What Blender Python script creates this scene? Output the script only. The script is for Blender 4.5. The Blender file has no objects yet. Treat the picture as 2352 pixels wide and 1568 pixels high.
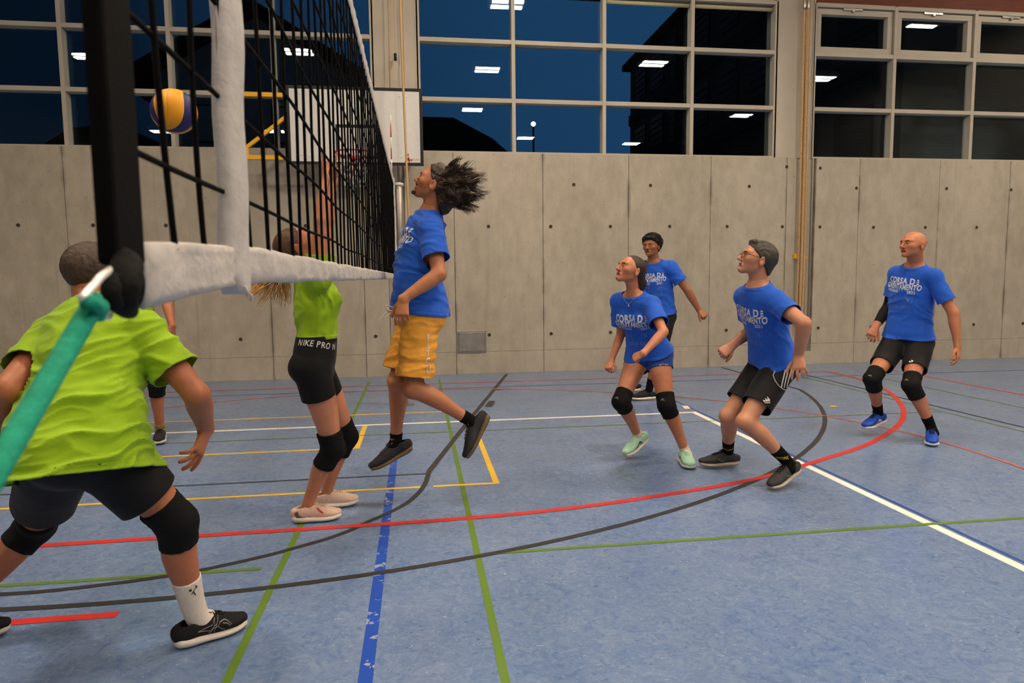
import bpy, bmesh, math, random
import numpy as np
from mathutils import Matrix, Vector
from mathutils.bvhtree import BVHTree
random.seed(7)
rng = np.random.default_rng(11)
scene = bpy.context.scene
COL = scene.collection

# ------------------------------------------------------------------ camera
CAM_H = 1.37
FOCAL = 1543.967                     # focal length in pixels of the 2352x1568 frame
ROT = np.array([[0.990246081854176, -0.1389385356500624, -0.010429797882461293],
                [-0.022901935127576618, -0.08847365635605654, -0.995815200475672],
                [0.13743434337844718, 0.9863409630763628, -0.09079265288407604]])
cam_data = bpy.data.cameras.new('camera')
cam_data.sensor_width = 36.0
cam_data.lens = FOCAL * 36.0 / 2352.0
cam_data.clip_start = 0.02
cam_data.clip_end = 300
cam_data.dof.use_dof = True
cam_data.dof.focus_distance = 4.6
cam_data.dof.aperture_fstop = 9.0
cam = bpy.data.objects.new('camera', cam_data)
COL.objects.link(cam)
r_, d_, f_ = ROT
cam.matrix_world = Matrix(((r_[0], -d_[0], -f_[0], 0), (r_[1], -d_[1], -f_[1], 0),
                           (r_[2], -d_[2], -f_[2], CAM_H), (0, 0, 0, 1)))
scene.camera = cam

# ------------------------------------------------------------------ world: late dusk
world = bpy.data.worlds.new('dusk')
scene.world = world
world.use_nodes = True
wn = world.node_tree
wn.nodes.clear()
w_out = wn.nodes.new('ShaderNodeOutputWorld')
w_bg = wn.nodes.new('ShaderNodeBackground')
w_tc = wn.nodes.new('ShaderNodeTexCoord')
w_dot = wn.nodes.new('ShaderNodeVectorMath'); w_dot.operation = 'DOT_PRODUCT'
w_dot.inputs[1].default_value = (0.52, 0.78, 0.35)
w_ramp = wn.nodes.new('ShaderNodeValToRGB')
w_ramp.color_ramp.elements[0].position = 0.60
w_ramp.color_ramp.elements[0].color = (0.0016, 0.0062, 0.015, 1)
w_ramp.color_ramp.elements[1].position = 0.93
w_ramp.color_ramp.elements[1].color = (0.012, 0.054, 0.132, 1)
wn.links.new(w_tc.outputs['Generated'], w_dot.inputs[0])
wn.links.new(w_dot.outputs['Value'], w_ramp.inputs['Fac'])
wn.links.new(w_ramp.outputs['Color'], w_bg.inputs['Color'])
w_bg.inputs['Strength'].default_value = 1.0
wn.links.new(w_bg.outputs['Background'], w_out.inputs['Surface'])

# ------------------------------------------------------------------ exposure
scene.view_settings.view_transform = 'Standard'
scene.view_settings.look = 'None'
scene.view_settings.gamma = 1.0
scene.view_settings.use_curve_mapping = False
scene.view_settings.exposure = 0.0
LAMP_STRENGTH = 330.0

# ------------------------------------------------------------------ helpers
def V(*a):
    return np.array(a, float)

def nrm(v):
    v = np.asarray(v, float)
    return v / (np.linalg.norm(v) + 1e-12)

def ray(px, py):
    return ROT.T @ np.array([(px - 1176) / FOCAL, (py - 784) / FOCAL, 1.0])

def at(px, py, y):
    d = ray(px, py)
    return np.array([0, 0, CAM_H]) + d * (y / d[1])

def atz(px, py, z):
    d = ray(px, py)
    return np.array([0, 0, CAM_H]) + d * ((z - CAM_H) / d[2])

def atx(px, py, x):
    d = ray(px, py)
    return np.array([0, 0, CAM_H]) + d * (x / d[0])

# ---- materials
MATS = {}

def lin(c):
    out = []
    for x in c[:3]:
        x = x / 255.0
        out.append(x / 12.92 if x <= 0.04045 else ((x + 0.055) / 1.055) ** 2.4)
    return tuple(out) + (1.0,)

def mat(name, rgb, rough=0.6, spec=0.4, metal=0.0, var=0.0, vscale=30.0, bump=0.0, bscale=200.0,
        emit=None, stretch=None, sheen=0.0):
    if name in MATS:
        return MATS[name]
    m = bpy.data.materials.new(name)
    m.use_nodes = True
    nt = m.node_tree
    b = nt.nodes['Principled BSDF']
    c = lin(rgb)
    b.inputs['Base Color'].default_value = c
    b.inputs['Roughness'].default_value = rough
    b.inputs['Specular IOR Level'].default_value = spec
    b.inputs['Metallic'].default_value = metal
    if sheen:
        b.inputs['Sheen Weight'].default_value = sheen
        b.inputs['Sheen Roughness'].default_value = 0.4
    tc = nt.nodes.new('ShaderNodeTexCoord')
    src = tc.outputs['Object']
    if stretch:
        mp = nt.nodes.new('ShaderNodeMapping')
        mp.inputs['Scale'].default_value = stretch
        nt.links.new(src, mp.inputs['Vector'])
        src = mp.outputs['Vector']
    if var:
        nz = nt.nodes.new('ShaderNodeTexNoise')
        nz.inputs['Scale'].default_value = vscale
        nz.inputs['Detail'].default_value = 4
        nt.links.new(src, nz.inputs['Vector'])
        rp = nt.nodes.new('ShaderNodeValToRGB')
        rp.color_ramp.elements[0].position = 0.3
        rp.color_ramp.elements[1].position = 0.7
        lo = tuple(max(0, x * (1 - var)) for x in c[:3]) + (1,)
        hi = tuple(min(1, x * (1 + var)) for x in c[:3]) + (1,)
        rp.color_ramp.elements[0].color = lo
        rp.color_ramp.elements[1].color = hi
        nt.links.new(nz.outputs['Fac'], rp.inputs['Fac'])
        nt.links.new(rp.outputs['Color'], b.inputs['Base Color'])
    if bump:
        nb = nt.nodes.new('ShaderNodeTexNoise')
        nb.inputs['Scale'].default_value = bscale
        nb.inputs['Detail'].default_value = 3
        nt.links.new(src, nb.inputs['Vector'])
        bp = nt.nodes.new('ShaderNodeBump')
        bp.inputs['Strength'].default_value = bump
        bp.inputs['Distance'].default_value = 0.01
        nt.links.new(nb.outputs['Fac'], bp.inputs['Height'])
        nt.links.new(bp.outputs['Normal'], b.inputs['Normal'])
    if emit:
        b.inputs['Emission Color'].default_value = lin(emit[0])
        b.inputs['Emission Strength'].default_value = emit[1]
    MATS[name] = m
    return m

def tagprops(o, label=None, cat=None, group=None, kind=None):
    if label: o['label'] = label
    if cat: o['category'] = cat
    if group: o['group'] = group
    if kind: o['kind'] = kind
    return o

def empty(name, loc, label=None, cat=None, group=None, kind=None):
    o = bpy.data.objects.new(name, None)
    o.location = [float(x) for x in loc]
    o.empty_display_size = 0.1
    COL.objects.link(o)
    return tagprops(o, label, cat, group, kind)

def link(name, me, parent=None, label=None, cat=None, group=None, kind=None):
    o = bpy.data.objects.new(name, me)
    COL.objects.link(o)
    if parent is not None:
        o.parent = parent
        off = Vector(parent.location) if parent.type == 'EMPTY' else Vector((0, 0, 0))   # mesh parts sit at the world origin
        o.matrix_parent_inverse = Matrix.Translation(-off)
    return tagprops(o, label, cat, group, kind)

def mesh_np(name, verts, faces, mats, smooth=True, midx=None):
    """fast mesh from numpy verts (n,3) and faces: list of int arrays each (m,k)"""
    if not isinstance(faces, (list, tuple)):
        faces = [faces]
    me = bpy.data.meshes.new(name)
    loops = np.concatenate([f.reshape(-1) for f in faces]).astype(np.int32)
    tot = np.concatenate([np.full(len(f), f.shape[1]) for f in faces]).astype(np.int32)
    start = np.concatenate([[0], np.cumsum(tot)[:-1]]).astype(np.int32)
    me.vertices.add(len(verts))
    me.vertices.foreach_set('co', np.asarray(verts, np.float32).reshape(-1))
    me.loops.add(len(loops))
    me.loops.foreach_set('vertex_index', loops)
    me.polygons.add(len(tot))
    me.polygons.foreach_set('loop_start', start)
    me.polygons.foreach_set('loop_total', tot)
    if not isinstance(mats, (list, tuple)):
        mats = [mats]
    for m in mats:
        me.materials.append(m)
    if midx is not None:
        me.polygons.foreach_set('material_index', np.asarray(midx, np.int32))
    me.polygons.foreach_set('use_smooth', np.full(len(tot), smooth))
    me.update(calc_edges=True)
    me.validate()
    return me

class MB:
    """collects simple shapes into one mesh"""
    def __init__(s):
        s.v = []; s.f = []; s.m = []
    def add(s, vs, fs, mi=0):
        o = len(s.v)
        s.v += [tuple(float(c) for c in p) for p in vs]
        s.f += [tuple(i + o for i in f) for f in fs]
        s.m += [mi] * len(fs)
        return s
    def box(s, x0, x1, y0, y1, z0, z1, mi=0):
        vs = [(x0, y0, z0), (x1, y0, z0), (x1, y1, z0), (x0, y1, z0), (x0, y0, z1), (x1, y0, z1), (x1, y1, z1), (x0, y1, z1)]
        return s.add(vs, [(0, 3, 2, 1), (4, 5, 6, 7), (0, 1, 5, 4), (1, 2, 6, 5), (2, 3, 7, 6), (3, 0, 4, 7)], mi)
    def bar(s, a, b, w, h, up=(0, 0, 1), mi=0):
        a = np.array(a, float); b = np.array(b, float)
        d = nrm(b - a); up = np.array(up, float)
        if abs(d @ up) > 0.98: up = np.array([1.0, 0, 0])
        sd = nrm(np.cross(d, up)); u = np.cross(sd, d)
        vs = []
        for p in (a, b):
            for i, j in ((-1, -1), (1, -1), (1, 1), (-1, 1)):
                vs.append(p + sd * i * w / 2 + u * j * h / 2)
        return s.add(vs, [(3, 2, 1, 0), (4, 5, 6, 7), (0, 1, 5, 4), (1, 2, 6, 5), (2, 3, 7, 6), (3, 0, 4, 7)], mi)
    def tube(s, pts, r, n=8, mi=0, cap=True, closed=False, flat=1.0, side=None):
        pts = np.array(pts, float)
        rr = np.full(len(pts), r) if np.isscalar(r) else np.array(r, float)
        k = len(pts)
        if closed:
            tan = np.roll(pts, -1, 0) - np.roll(pts, 1, 0)
        else:
            tan = np.gradient(pts, axis=0)
        tan /= np.linalg.norm(tan, axis=1, keepdims=True) + 1e-12
        ref = np.array(side if side is not None else ((0, 0, 1) if abs(tan[0][2]) < 0.9 else (1, 0, 0)), float)
        vs = []
        u = nrm(ref - tan[0] * (ref @ tan[0]))
        for i in range(k):
            u = nrm(u - tan[i] * (u @ tan[i]))
            w = np.cross(tan[i], u)
            for j in range(n):
                a = 2 * math.pi * j / n
                vs.append(pts[i] + rr[i] * (math.cos(a) * u + math.sin(a) * w * flat))
        fs = []
        for i in range(k if closed else k - 1):
            i2 = (i + 1) % k
            for j in range(n):
                j2 = (j + 1) % n
                fs.append((i * n + j, i * n + j2, i2 * n + j2, i2 * n + j))
        if cap and not closed:
            fs.append(tuple(range(n - 1, -1, -1)))
            fs.append(tuple((k - 1) * n + j for j in range(n)))
        return s.add(vs, fs, mi)
    def lathe(s, prof, center, n=20, axis=2, mi=0):
        """prof: list of (r, h) along the axis"""
        vs = []; k = len(prof)
        for r, h in prof:
            for j in range(n):
                a = 2 * math.pi * j / n
                p = [0, 0, 0]
                o1, o2 = [(1, 2), (2, 0), (0, 1)][axis]
                p[o1] = r * math.cos(a); p[o2] = r * math.sin(a); p[axis] = h
                vs.append((p[0] + center[0], p[1] + center[1], p[2] + center[2]))
        fs = []
        for i in range(k - 1):
            for j in range(n):
                j2 = (j + 1) % n
                fs.append((i * n + j, i * n + j2, (i + 1) * n + j2, (i + 1) * n + j))
        fs.append(tuple(range(n - 1, -1, -1)))
        fs.append(tuple((k - 1) * n + j for j in range(n)))
        return s.add(vs, fs, mi)
    def mesh(s, name, mats, smooth=False):
        me = bpy.data.meshes.new(name)
        me.from_pydata(s.v, [], s.f)
        if not isinstance(mats, (list, tuple)):
            mats = [mats]
        for m in mats:
            me.materials.append(m)
        me.polygons.foreach_set('material_index', s.m)
        me.polygons.foreach_set('use_smooth', [smooth] * len(s.f))
        me.update()
        return me
    def build(s, name, mats, parent=None, smooth=False, label=None, cat=None, group=None, kind=None, bevel=0.0):
        o = link(name, s.mesh(name, mats, smooth), parent, label, cat, group, kind)
        if bevel:
            md = o.modifiers.new('bevel', 'BEVEL'); md.width = bevel; md.segments = 2; md.limit_method = 'ANGLE'
        return o

def catmull(pts, n):
    """resample a polyline smoothly: n points per segment"""
    p = np.array(pts, float)
    p = np.vstack([2 * p[0] - p[1], p, 2 * p[-1] - p[-2]])
    out = []
    for i in range(1, len(p) - 2):
        for t in np.linspace(0, 1, n, endpoint=False):
            a, b, c, d = p[i - 1], p[i], p[i + 1], p[i + 2]
            out.append(0.5 * ((2 * b) + (-a + c) * t + (2 * a - 5 * b + 4 * c - d) * t * t + (-a + 3 * b - 3 * c + d) * t ** 3))
    out.append(p[-2])
    return np.array(out)

# ================================================================== THE HALL
WALL_Y = 9.818
SILL_Z = 3.196
HEAD_Z = 5.50
CEIL_Z = 6.75
XL, XR, YF = -11.0, 12.6, -8.0

def node_mat(name):
    m = bpy.data.materials.new(name); m.use_nodes = True
    nt = m.node_tree
    return m, nt, nt.nodes['Principled BSDF'], nt.nodes, nt.links

def floor_material():
    m, nt, b, N, Lk = node_mat('blue_linoleum')
    tc = N.new('ShaderNodeTexCoord')
    n1 = N.new('ShaderNodeTexNoise'); n1.inputs['Scale'].default_value = 1.7; n1.inputs['Detail'].default_value = 5; n1.inputs['Roughness'].default_value = 0.6
    n2 = N.new('ShaderNodeTexNoise'); n2.inputs['Scale'].default_value = 17.0; n2.inputs['Detail'].default_value = 6; n2.inputs['Roughness'].default_value = 0.7; n2.inputs['Distortion'].default_value = 1.6
    mp = N.new('ShaderNodeMapping'); mp.inputs['Scale'].default_value = (1.0, 2.2, 1.0)
    n3 = N.new('ShaderNodeTexNoise'); n3.inputs['Scale'].default_value = 26.0; n3.inputs['Detail'].default_value = 5; n3.inputs['Distortion'].default_value = 3.0
    for n in (n1, n2): Lk.new(tc.outputs['Object'], n.inputs['Vector'])
    Lk.new(tc.outputs['Object'], mp.inputs['Vector']); Lk.new(mp.outputs['Vector'], n3.inputs['Vector'])
    r1 = N.new('ShaderNodeValToRGB')
    r1.color_ramp.elements[0].position = 0.30; r1.color_ramp.elements[0].color = lin((88, 116, 160))
    r1.color_ramp.elements[1].position = 0.72; r1.color_ramp.elements[1].color = lin((121, 142, 176))
    Lk.new(n1.outputs['Fac'], r1.inputs['Fac'])
    r2 = N.new('ShaderNodeValToRGB')
    r2.color_ramp.elements[0].position = 0.34; r2.color_ramp.elements[0].color = lin((76, 105, 154))
    r2.color_ramp.elements[1].position = 0.66; r2.color_ramp.elements[1].color = lin((137, 156, 185))
    Lk.new(n2.outputs['Fac'], r2.inputs['Fac'])
    mx = N.new('ShaderNodeMixRGB'); mx.inputs['Fac'].default_value = 0.5
    Lk.new(r1.outputs['Color'], mx.inputs['Color1']); Lk.new(r2.outputs['Color'], mx.inputs['Color2'])
    # pale and dark flecks of the marbled sheet
    r3 = N.new('ShaderNodeValToRGB')
    r3.color_ramp.elements[0].position = 0.66; r3.color_ramp.elements[0].color = (0, 0, 0, 1)
    r3.color_ramp.elements[1].position = 0.71; r3.color_ramp.elements[1].color = (0.75, 0.75, 0.75, 1)
    Lk.new(n3.outputs['Fac'], r3.inputs['Fac'])
    mx2 = N.new('ShaderNodeMixRGB'); mx2.inputs['Color2'].default_value = lin((188, 194, 205))
    Lk.new(r3.outputs['Color'], mx2.inputs['Fac']); Lk.new(mx.outputs['Color'], mx2.inputs['Color1'])
    r4 = N.new('ShaderNodeValToRGB')
    r4.color_ramp.elements[0].position = 0.30; r4.color_ramp.elements[0].color = (0.7, 0.7, 0.7, 1)
    r4.color_ramp.elements[1].position = 0.35; r4.color_ramp.elements[1].color = (0, 0, 0, 1)
    Lk.new(n3.outputs['Fac'], r4.inputs['Fac'])
    mx3 = N.new('ShaderNodeMixRGB'); mx3.inputs['Color2'].default_value = lin((52, 68, 100))
    Lk.new(r4.outputs['Color'], mx3.inputs['Fac']); Lk.new(mx2.outputs['Color'], mx3.inputs['Color1'])
    Lk.new(mx3.outputs['Color'], b.inputs['Base Color'])
    b.inputs['Roughness'].default_value = 0.24
    b.inputs['Specular IOR Level'].default_value = 0.5
    return m

def concrete_material():
    m, nt, b, N, Lk = node_mat('fair_faced_concrete')
    tc = N.new('ShaderNodeTexCoord')
    mp = N.new('ShaderNodeMapping'); mp.inputs['Scale'].default_value = (1.0, 1.0, 0.55)
    Lk.new(tc.outputs['Object'], mp.inputs['Vector'])
    n1 = N.new('ShaderNodeTexNoise'); n1.inputs['Scale'].default_value = 0.9; n1.inputs['Detail'].default_value = 7; n1.inputs['Roughness'].default_value = 0.6
    n2 = N.new('ShaderNodeTexNoise'); n2.inputs['Scale'].default_value = 7.0; n2.inputs['Detail'].default_value = 7; n2.inputs['Roughness'].default_value = 0.65
    n3 = N.new('ShaderNodeTexNoise'); n3.inputs['Scale'].default_value = 42.0; n3.inputs['Detail'].default_value = 1
    Lk.new(mp.outputs['Vector'], n1.inputs['Vector']); Lk.new(mp.outputs['Vector'], n2.inputs['Vector']); Lk.new(tc.outputs['Object'], n3.inputs['Vector'])
    r1 = N.new('ShaderNodeValToRGB')
    r1.color_ramp.elements[0].position = 0.30; r1.color_ramp.elements[0].color = lin((150, 142, 128))
    r1.color_ramp.elements[1].position = 0.70; r1.color_ramp.elements[1].color = lin((184, 176, 161))
    Lk.new(n1.outputs['Fac'], r1.inputs['Fac'])
    r2 = N.new('ShaderNodeValToRGB')
    r2.color_ramp.elements[0].position = 0.25; r2.color_ramp.elements[0].color = lin((142, 134, 121))
    r2.color_ramp.elements[1].position = 0.75; r2.color_ramp.elements[1].color = lin((190, 183, 168))
    Lk.new(n2.outputs['Fac'], r2.inputs['Fac'])
    mx = N.new('ShaderNodeMixRGB'); mx.inputs['Fac'].default_value = 0.45
    Lk.new(r1.outputs['Color'], mx.inputs['Color1']); Lk.new(r2.outputs['Color'], mx.inputs['Color2'])
    r3 = N.new('ShaderNodeValToRGB')          # small blow holes
    r3.color_ramp.elements[0].position = 0.215; r3.color_ramp.elements[0].color = (0.8, 0.8, 0.8, 1)
    r3.color_ramp.elements[1].position = 0.235; r3.color_ramp.elements[1].color = (0, 0, 0, 1)
    Lk.new(n3.outputs['Fac'], r3.inputs['Fac'])
    mx2 = N.new('ShaderNodeMixRGB'); mx2.inputs['Color2'].default_value = lin((92, 85, 75))
    Lk.new(r3.outputs['Color'], mx2.inputs['Fac']); Lk.new(mx.outputs['Color'], mx2.inputs['Color1'])
    # vertical water stains along the formwork joints
    mp2 = N.new('ShaderNodeMapping'); mp2.inputs['Scale'].default_value = (9.0, 1.0, 0.35)
    Lk.new(tc.outputs['Object'], mp2.inputs['Vector'])
    n4 = N.new('ShaderNodeTexNoise'); n4.inputs['Scale'].default_value = 1.1; n4.inputs['Detail'].default_value = 4
    Lk.new(mp2.outputs['Vector'], n4.inputs['Vector'])
    r4 = N.new('ShaderNodeValToRGB')
    r4.color_ramp.elements[0].position = 0.62; r4.color_ramp.elements[0].color = (0, 0, 0, 1)
    r4.color_ramp.elements[1].position = 0.80; r4.color_ramp.elements[1].color = (0.38, 0.38, 0.38, 1)
    Lk.new(n4.outputs['Fac'], r4.inputs['Fac'])
    mx3 = N.new('ShaderNodeMixRGB'); mx3.inputs['Color2'].default_value = lin((128, 120, 108))
    Lk.new(r4.outputs['Color'], mx3.inputs['Fac']); Lk.new(mx2.outputs['Color'], mx3.inputs['Color1'])
    # cement bled out along the panel edges
    sx = N.new('ShaderNodeSeparateXYZ'); Lk.new(tc.outputs['Generated'], sx.inputs['Vector'])
    ms = N.new('ShaderNodeMath'); ms.operation = 'SUBTRACT'; ms.inputs[1].default_value = 0.5; Lk.new(sx.outputs['X'], ms.inputs[0])
    ma = N.new('ShaderNodeMath'); ma.operation = 'ABSOLUTE'; Lk.new(ms.outputs['Value'], ma.inputs[0])
    re = N.new('ShaderNodeValToRGB'); re.color_ramp.elements[0].position = 0.470; re.color_ramp.elements[0].color = (0, 0, 0, 1); re.color_ramp.elements[1].position = 0.5; re.color_ramp.elements[1].color = (1, 1, 1, 1)
    Lk.new(ma.outputs['Value'], re.inputs['Fac'])
    mp3 = N.new('ShaderNodeMapping'); mp3.inputs['Scale'].default_value = (0.4, 0.4, 1.6); Lk.new(tc.outputs['Object'], mp3.inputs['Vector'])
    n5 = N.new('ShaderNodeTexNoise'); n5.inputs['Scale'].default_value = 1.0; n5.inputs['Detail'].default_value = 6; Lk.new(mp3.outputs['Vector'], n5.inputs['Vector'])
    r5 = N.new('ShaderNodeValToRGB'); r5.color_ramp.elements[0].position = 0.46; r5.color_ramp.elements[0].color = (0, 0, 0, 1); r5.color_ramp.elements[1].position = 0.60; r5.color_ramp.elements[1].color = (0.7, 0.7, 0.7, 1)
    Lk.new(n5.outputs['Fac'], r5.inputs['Fac'])
    mm = N.new('ShaderNodeMath'); mm.operation = 'MULTIPLY'; Lk.new(re.outputs['Color'], mm.inputs[0]); Lk.new(r5.outputs['Color'], mm.inputs[1])
    mx4 = N.new('ShaderNodeMixRGB'); mx4.inputs['Color2'].default_value = lin((104, 98, 88))
    Lk.new(mm.outputs['Value'], mx4.inputs['Fac']); Lk.new(mx3.outputs['Color'], mx4.inputs['Color1'])
    Lk.new(mx4.outputs['Color'], b.inputs['Base Color'])
    b.inputs['Roughness'].default_value = 0.72
    b.inputs['Specular IOR Level'].default_value = 0.25
    bp = N.new('ShaderNodeBump'); bp.inputs['Strength'].default_value = 0.12; bp.inputs['Distance'].default_value = 0.01
    Lk.new(n2.outputs['Fac'], bp.inputs['Height']); Lk.new(bp.outputs['Normal'], b.inputs['Normal'])
    return m

def glass_material():
    m = bpy.data.materials.new('window_glass'); m.use_nodes = True
    nt = m.node_tree; nt.nodes.clear()
    o = nt.nodes.new('ShaderNodeOutputMaterial'); mx = nt.nodes.new('ShaderNodeMixShader')
    t = nt.nodes.new('ShaderNodeBsdfTransparent'); g = nt.nodes.new('ShaderNodeBsdfGlossy'); fr = nt.nodes.new('ShaderNodeFresnel')
    t.inputs['Color'].default_value = (0.86, 0.92, 0.93, 1)
    g.inputs['Roughness'].default_value = 0.0
    g.inputs['Color'].default_value = (0.8, 0.9, 1.0, 1)
    fr.inputs['IOR'].default_value = 1.30
    nt.links.new(fr.outputs['Fac'], mx.inputs['Fac']); nt.links.new(t.outputs['BSDF'], mx.inputs[1]); nt.links.new(g.outputs['BSDF'], mx.inputs[2])
    nt.links.new(mx.outputs['Shader'], o.inputs['Surface'])
    return m

def paint_material(name, rgb, wear=0.0, scale=14.0):
    m, nt, b, N, Lk = node_mat(name)
    tc = N.new('ShaderNodeTexCoord')
    nz = N.new('ShaderNodeTexNoise'); nz.inputs['Scale'].default_value = scale; nz.inputs['Detail'].default_value = 5; nz.inputs['Roughness'].default_value = 0.7
    Lk.new(tc.outputs['Object'], nz.inputs['Vector'])
    rp = N.new('ShaderNodeValToRGB')
    c = lin(rgb)
    rp.color_ramp.elements[0].position = 0.655 - 0.11 * wear; rp.color_ramp.elements[0].color = c
    rp.color_ramp.elements[1].position = 0.675 - 0.11 * wear; rp.color_ramp.elements[1].color = lin((150, 160, 178)) if wear else c
    Lk.new(nz.outputs['Fac'], rp.inputs['Fac']); Lk.new(rp.outputs['Color'], b.inputs['Base Color'])
    b.inputs['Roughness'].default_value = 0.45; b.inputs['Specular IOR Level'].default_value = 0.35
    return m

M_floor = floor_material(); M_conc = concrete_material(); M_glass = glass_material()
M_frame = mat('grey_window_frame', (172, 165, 152), 0.55, 0.3, var=0.06, vscale=3)
M_column = mat('grey_painted_column', (180, 172, 158), 0.6, 0.3, var=0.08, vscale=2)
M_ceil = mat('ceiling_board', (112, 92, 74), 0.8, 0.2, var=0.05, vscale=2)
M_wood = mat('red_brown_timber', (98, 46, 26), 0.6, 0.3, var=0.25, vscale=3, stretch=(1, 8, 8))
M_wall2 = mat('plain_wall', (104, 94, 82), 0.8, 0.2, var=0.08, vscale=1.5)
M_dark = mat('dark_joint', (40, 37, 33), 0.9, 0.1, var=0.1)
M_black = mat('black_plastic', (14, 14, 15), 0.5, 0.35, var=0.1)
M_steel = mat('brushed_steel', (168, 164, 156), 0.35, 0.5, 0.85, var=0.08, vscale=6, stretch=(1, 1, 12))

# ---- floor and its painted lines
mb = MB().box(XL - 0.3, XR + 0.3, YF - 0.3, WALL_Y + 0.5, -0.2, 0.0)
floor = mb.build('floor', M_floor, kind='structure', label='marbled blue linoleum sports floor with coloured court lines')
P_white = paint_material('line_white', (240, 236, 224)); P_blue = paint_material('line_blue', (28, 76, 178), 0.75, 16)
P_green = paint_material('line_green', (96, 128, 46)); P_yel = paint_material('line_yellow', (232, 190, 62), 0.25)
P_black = paint_material('line_black', (52, 52, 54)); P_red = paint_material('line_red', (205, 52, 46)); P_orange = paint_material('line_orange_red', (208, 92, 72))
P_blue2 = paint_material('line_thin_blue', (48, 78, 160))
LINE_N = [0]

def court_line(pts, w, m, nm='court_line', smooth_n=0):
    p = np.array(pts, float)
    if smooth_n:
        p = catmull(p, smooth_n)
    t = np.gradient(p, axis=0); t /= np.linalg.norm(t, axis=1, keepdims=True)
    n = np.c_[-t[:, 1], t[:, 0]]
    LINE_N[0] += 1
    z = 0.0008 + 0.00006 * LINE_N[0]
    k = len(p)
    vs = [(a[0], a[1], z) for a in p + n * w / 2] + [(a[0], a[1], z) for a in p - n * w / 2]
    fs = [(i + 1, i, k + i, k + i + 1) for i in range(k - 1)]
    return MB().add(vs, fs).build(nm, m, floor)

X0, X1 = -10.9, 12.5
court_line([(X0, 6.486), (2.76, 6.486)], 0.05, P_white)
court_line([(2.782, 6.51), (2.782, -7.9)], 0.058, P_white)
court_line([(2.843, 9.3), (2.843, -7.9)], 0.024, P_blue2)
court_line([(-0.209, 6.45), (-0.209, -7.9)], 0.051, P_blue)
court_line([(0.268, 9.34), (0.268, -7.9)], 0.033, P_green)
court_line([(-0.685, 9.36), (-0.685, -7.9)], 0.033, P_green)
court_line([(X0, 7.01), (0.25, 7.01)], 0.036, P_yel)
court_line([(X0, 5.585), (-0.503, 5.585)], 0.036, P_yel)
court_line([(-0.526, 5.57), (-0.526, 6.455)], 0.046, P_yel)
court_line([(X0, 4.428), (0.0, 4.428)], 0.036, P_yel)
court_line([(0.075, 4.428), (0.522, 4.428)], 0.036, P_yel)
court_line([(0.50, 4.41), (0.50, 6.1)], 0.042, P_yel)
court_line([(X0, 4.738), (0.05, 4.738)], 0.022, P_black)
court_line([(X0, 3.262), (-0.775, 3.262)], 0.030, P_green)
court_line([(0.36, 3.262), (X1, 3.262)], 0.030, P_green)
court_line([(X0, 2.89), (-1.268, 2.89)], 0.05, P_red)
court_line([(X0, 6.05), (5.2, 6.05)], 0.022, P_green)
court_line([(X0, 8.965), (5.9, 8.965)], 0.035, P_red)
court_line([(X0, 8.57), (X1, 8.50)], 0.022, P_blue2)
court_line([(6.85, 9.2), (6.85, -7.9)], 0.036, P_red)
court_line([(5.385, 8.8), (5.385, -7.9)], 0.030, P_black)
court_line([(5.235, 8.5), (5.235, -7.9)], 0.022, P_green)
court_line([(6.18, 8.5), (6.18, -7.9)], 0.022, P_green)
court_line([(1.266, 9.684), (0.57, 6.912), (0.314, 5.863), (0.053, 4.79)], 0.045, P_black)
court_line([(0.053, 4.80), (0.042, 4.678), (0.024, 4.518), (-0.022, 4.307), (-0.103, 4.101), (-0.212, 3.938), (-0.312, 3.82), (-0.39, 3.712), (-0.507, 3.599), (-0.661, 3.496), (-0.807, 3.406), (-1.073, 3.285), (-1.199, 3.248), (-1.468, 3.196), (-1.825, 3.168), (-2.3, 3.24), (-2.8, 3.5)], 0.035, P_black, smooth_n=4)
arc = [(-1.42 + 6.253 * math.cos(a), 9.256 + 6.253 * math.sin(a)) for a in np.radians(np.linspace(-15.5, -115, 60))]
court_line([(4.603, 9.7)] + arc, 0.04, P_black)
court_line([(X0, 3.748), (-3.2, 3.75)], 0.05, P_red)
court_line([(-3.2, 3.75), (-2.6, 3.75), (-2.0, 3.751), (-1.411, 3.756), (-0.885, 3.76), (-0.455, 3.765), (0.028, 3.773), (0.582, 3.81), (1.075, 3.886), (1.543, 4.0), (2.065, 4.148), (2.475, 4.313), (3.081, 4.641), (3.541, 4.899), (3.977, 5.218), (4.453, 5.642), (4.844, 6.097), (5.188, 6.6), (5.485, 7.134), (5.636, 7.479), (5.851, 8.259), (5.876, 8.95)], 0.05, P_red, smooth_n=4)
court_line([(-4.45, 5.2), (-4.2, 6.2), (-3.7, 7.05), (-2.98, 7.70), (-2.75, 7.85), (-2.327, 8.08), (-1.877, 8.27), (-0.866, 8.49), (-0.387, 8.52), (0.383, 8.47), (1.287, 8.29), (2.063, 7.96), (2.938, 7.38), (3.393, 6.96), (3.721, 6.51), (3.957, 6.09), (4.103, 5.69), (4.22, 5.297), (4.27, 4.883), (4.235, 4.113), (4.08, 3.3), (3.75, 2.5), (3.2, 1.7), (2.5, 1.1)], 0.026, P_orange, smooth_n=4)

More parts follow.
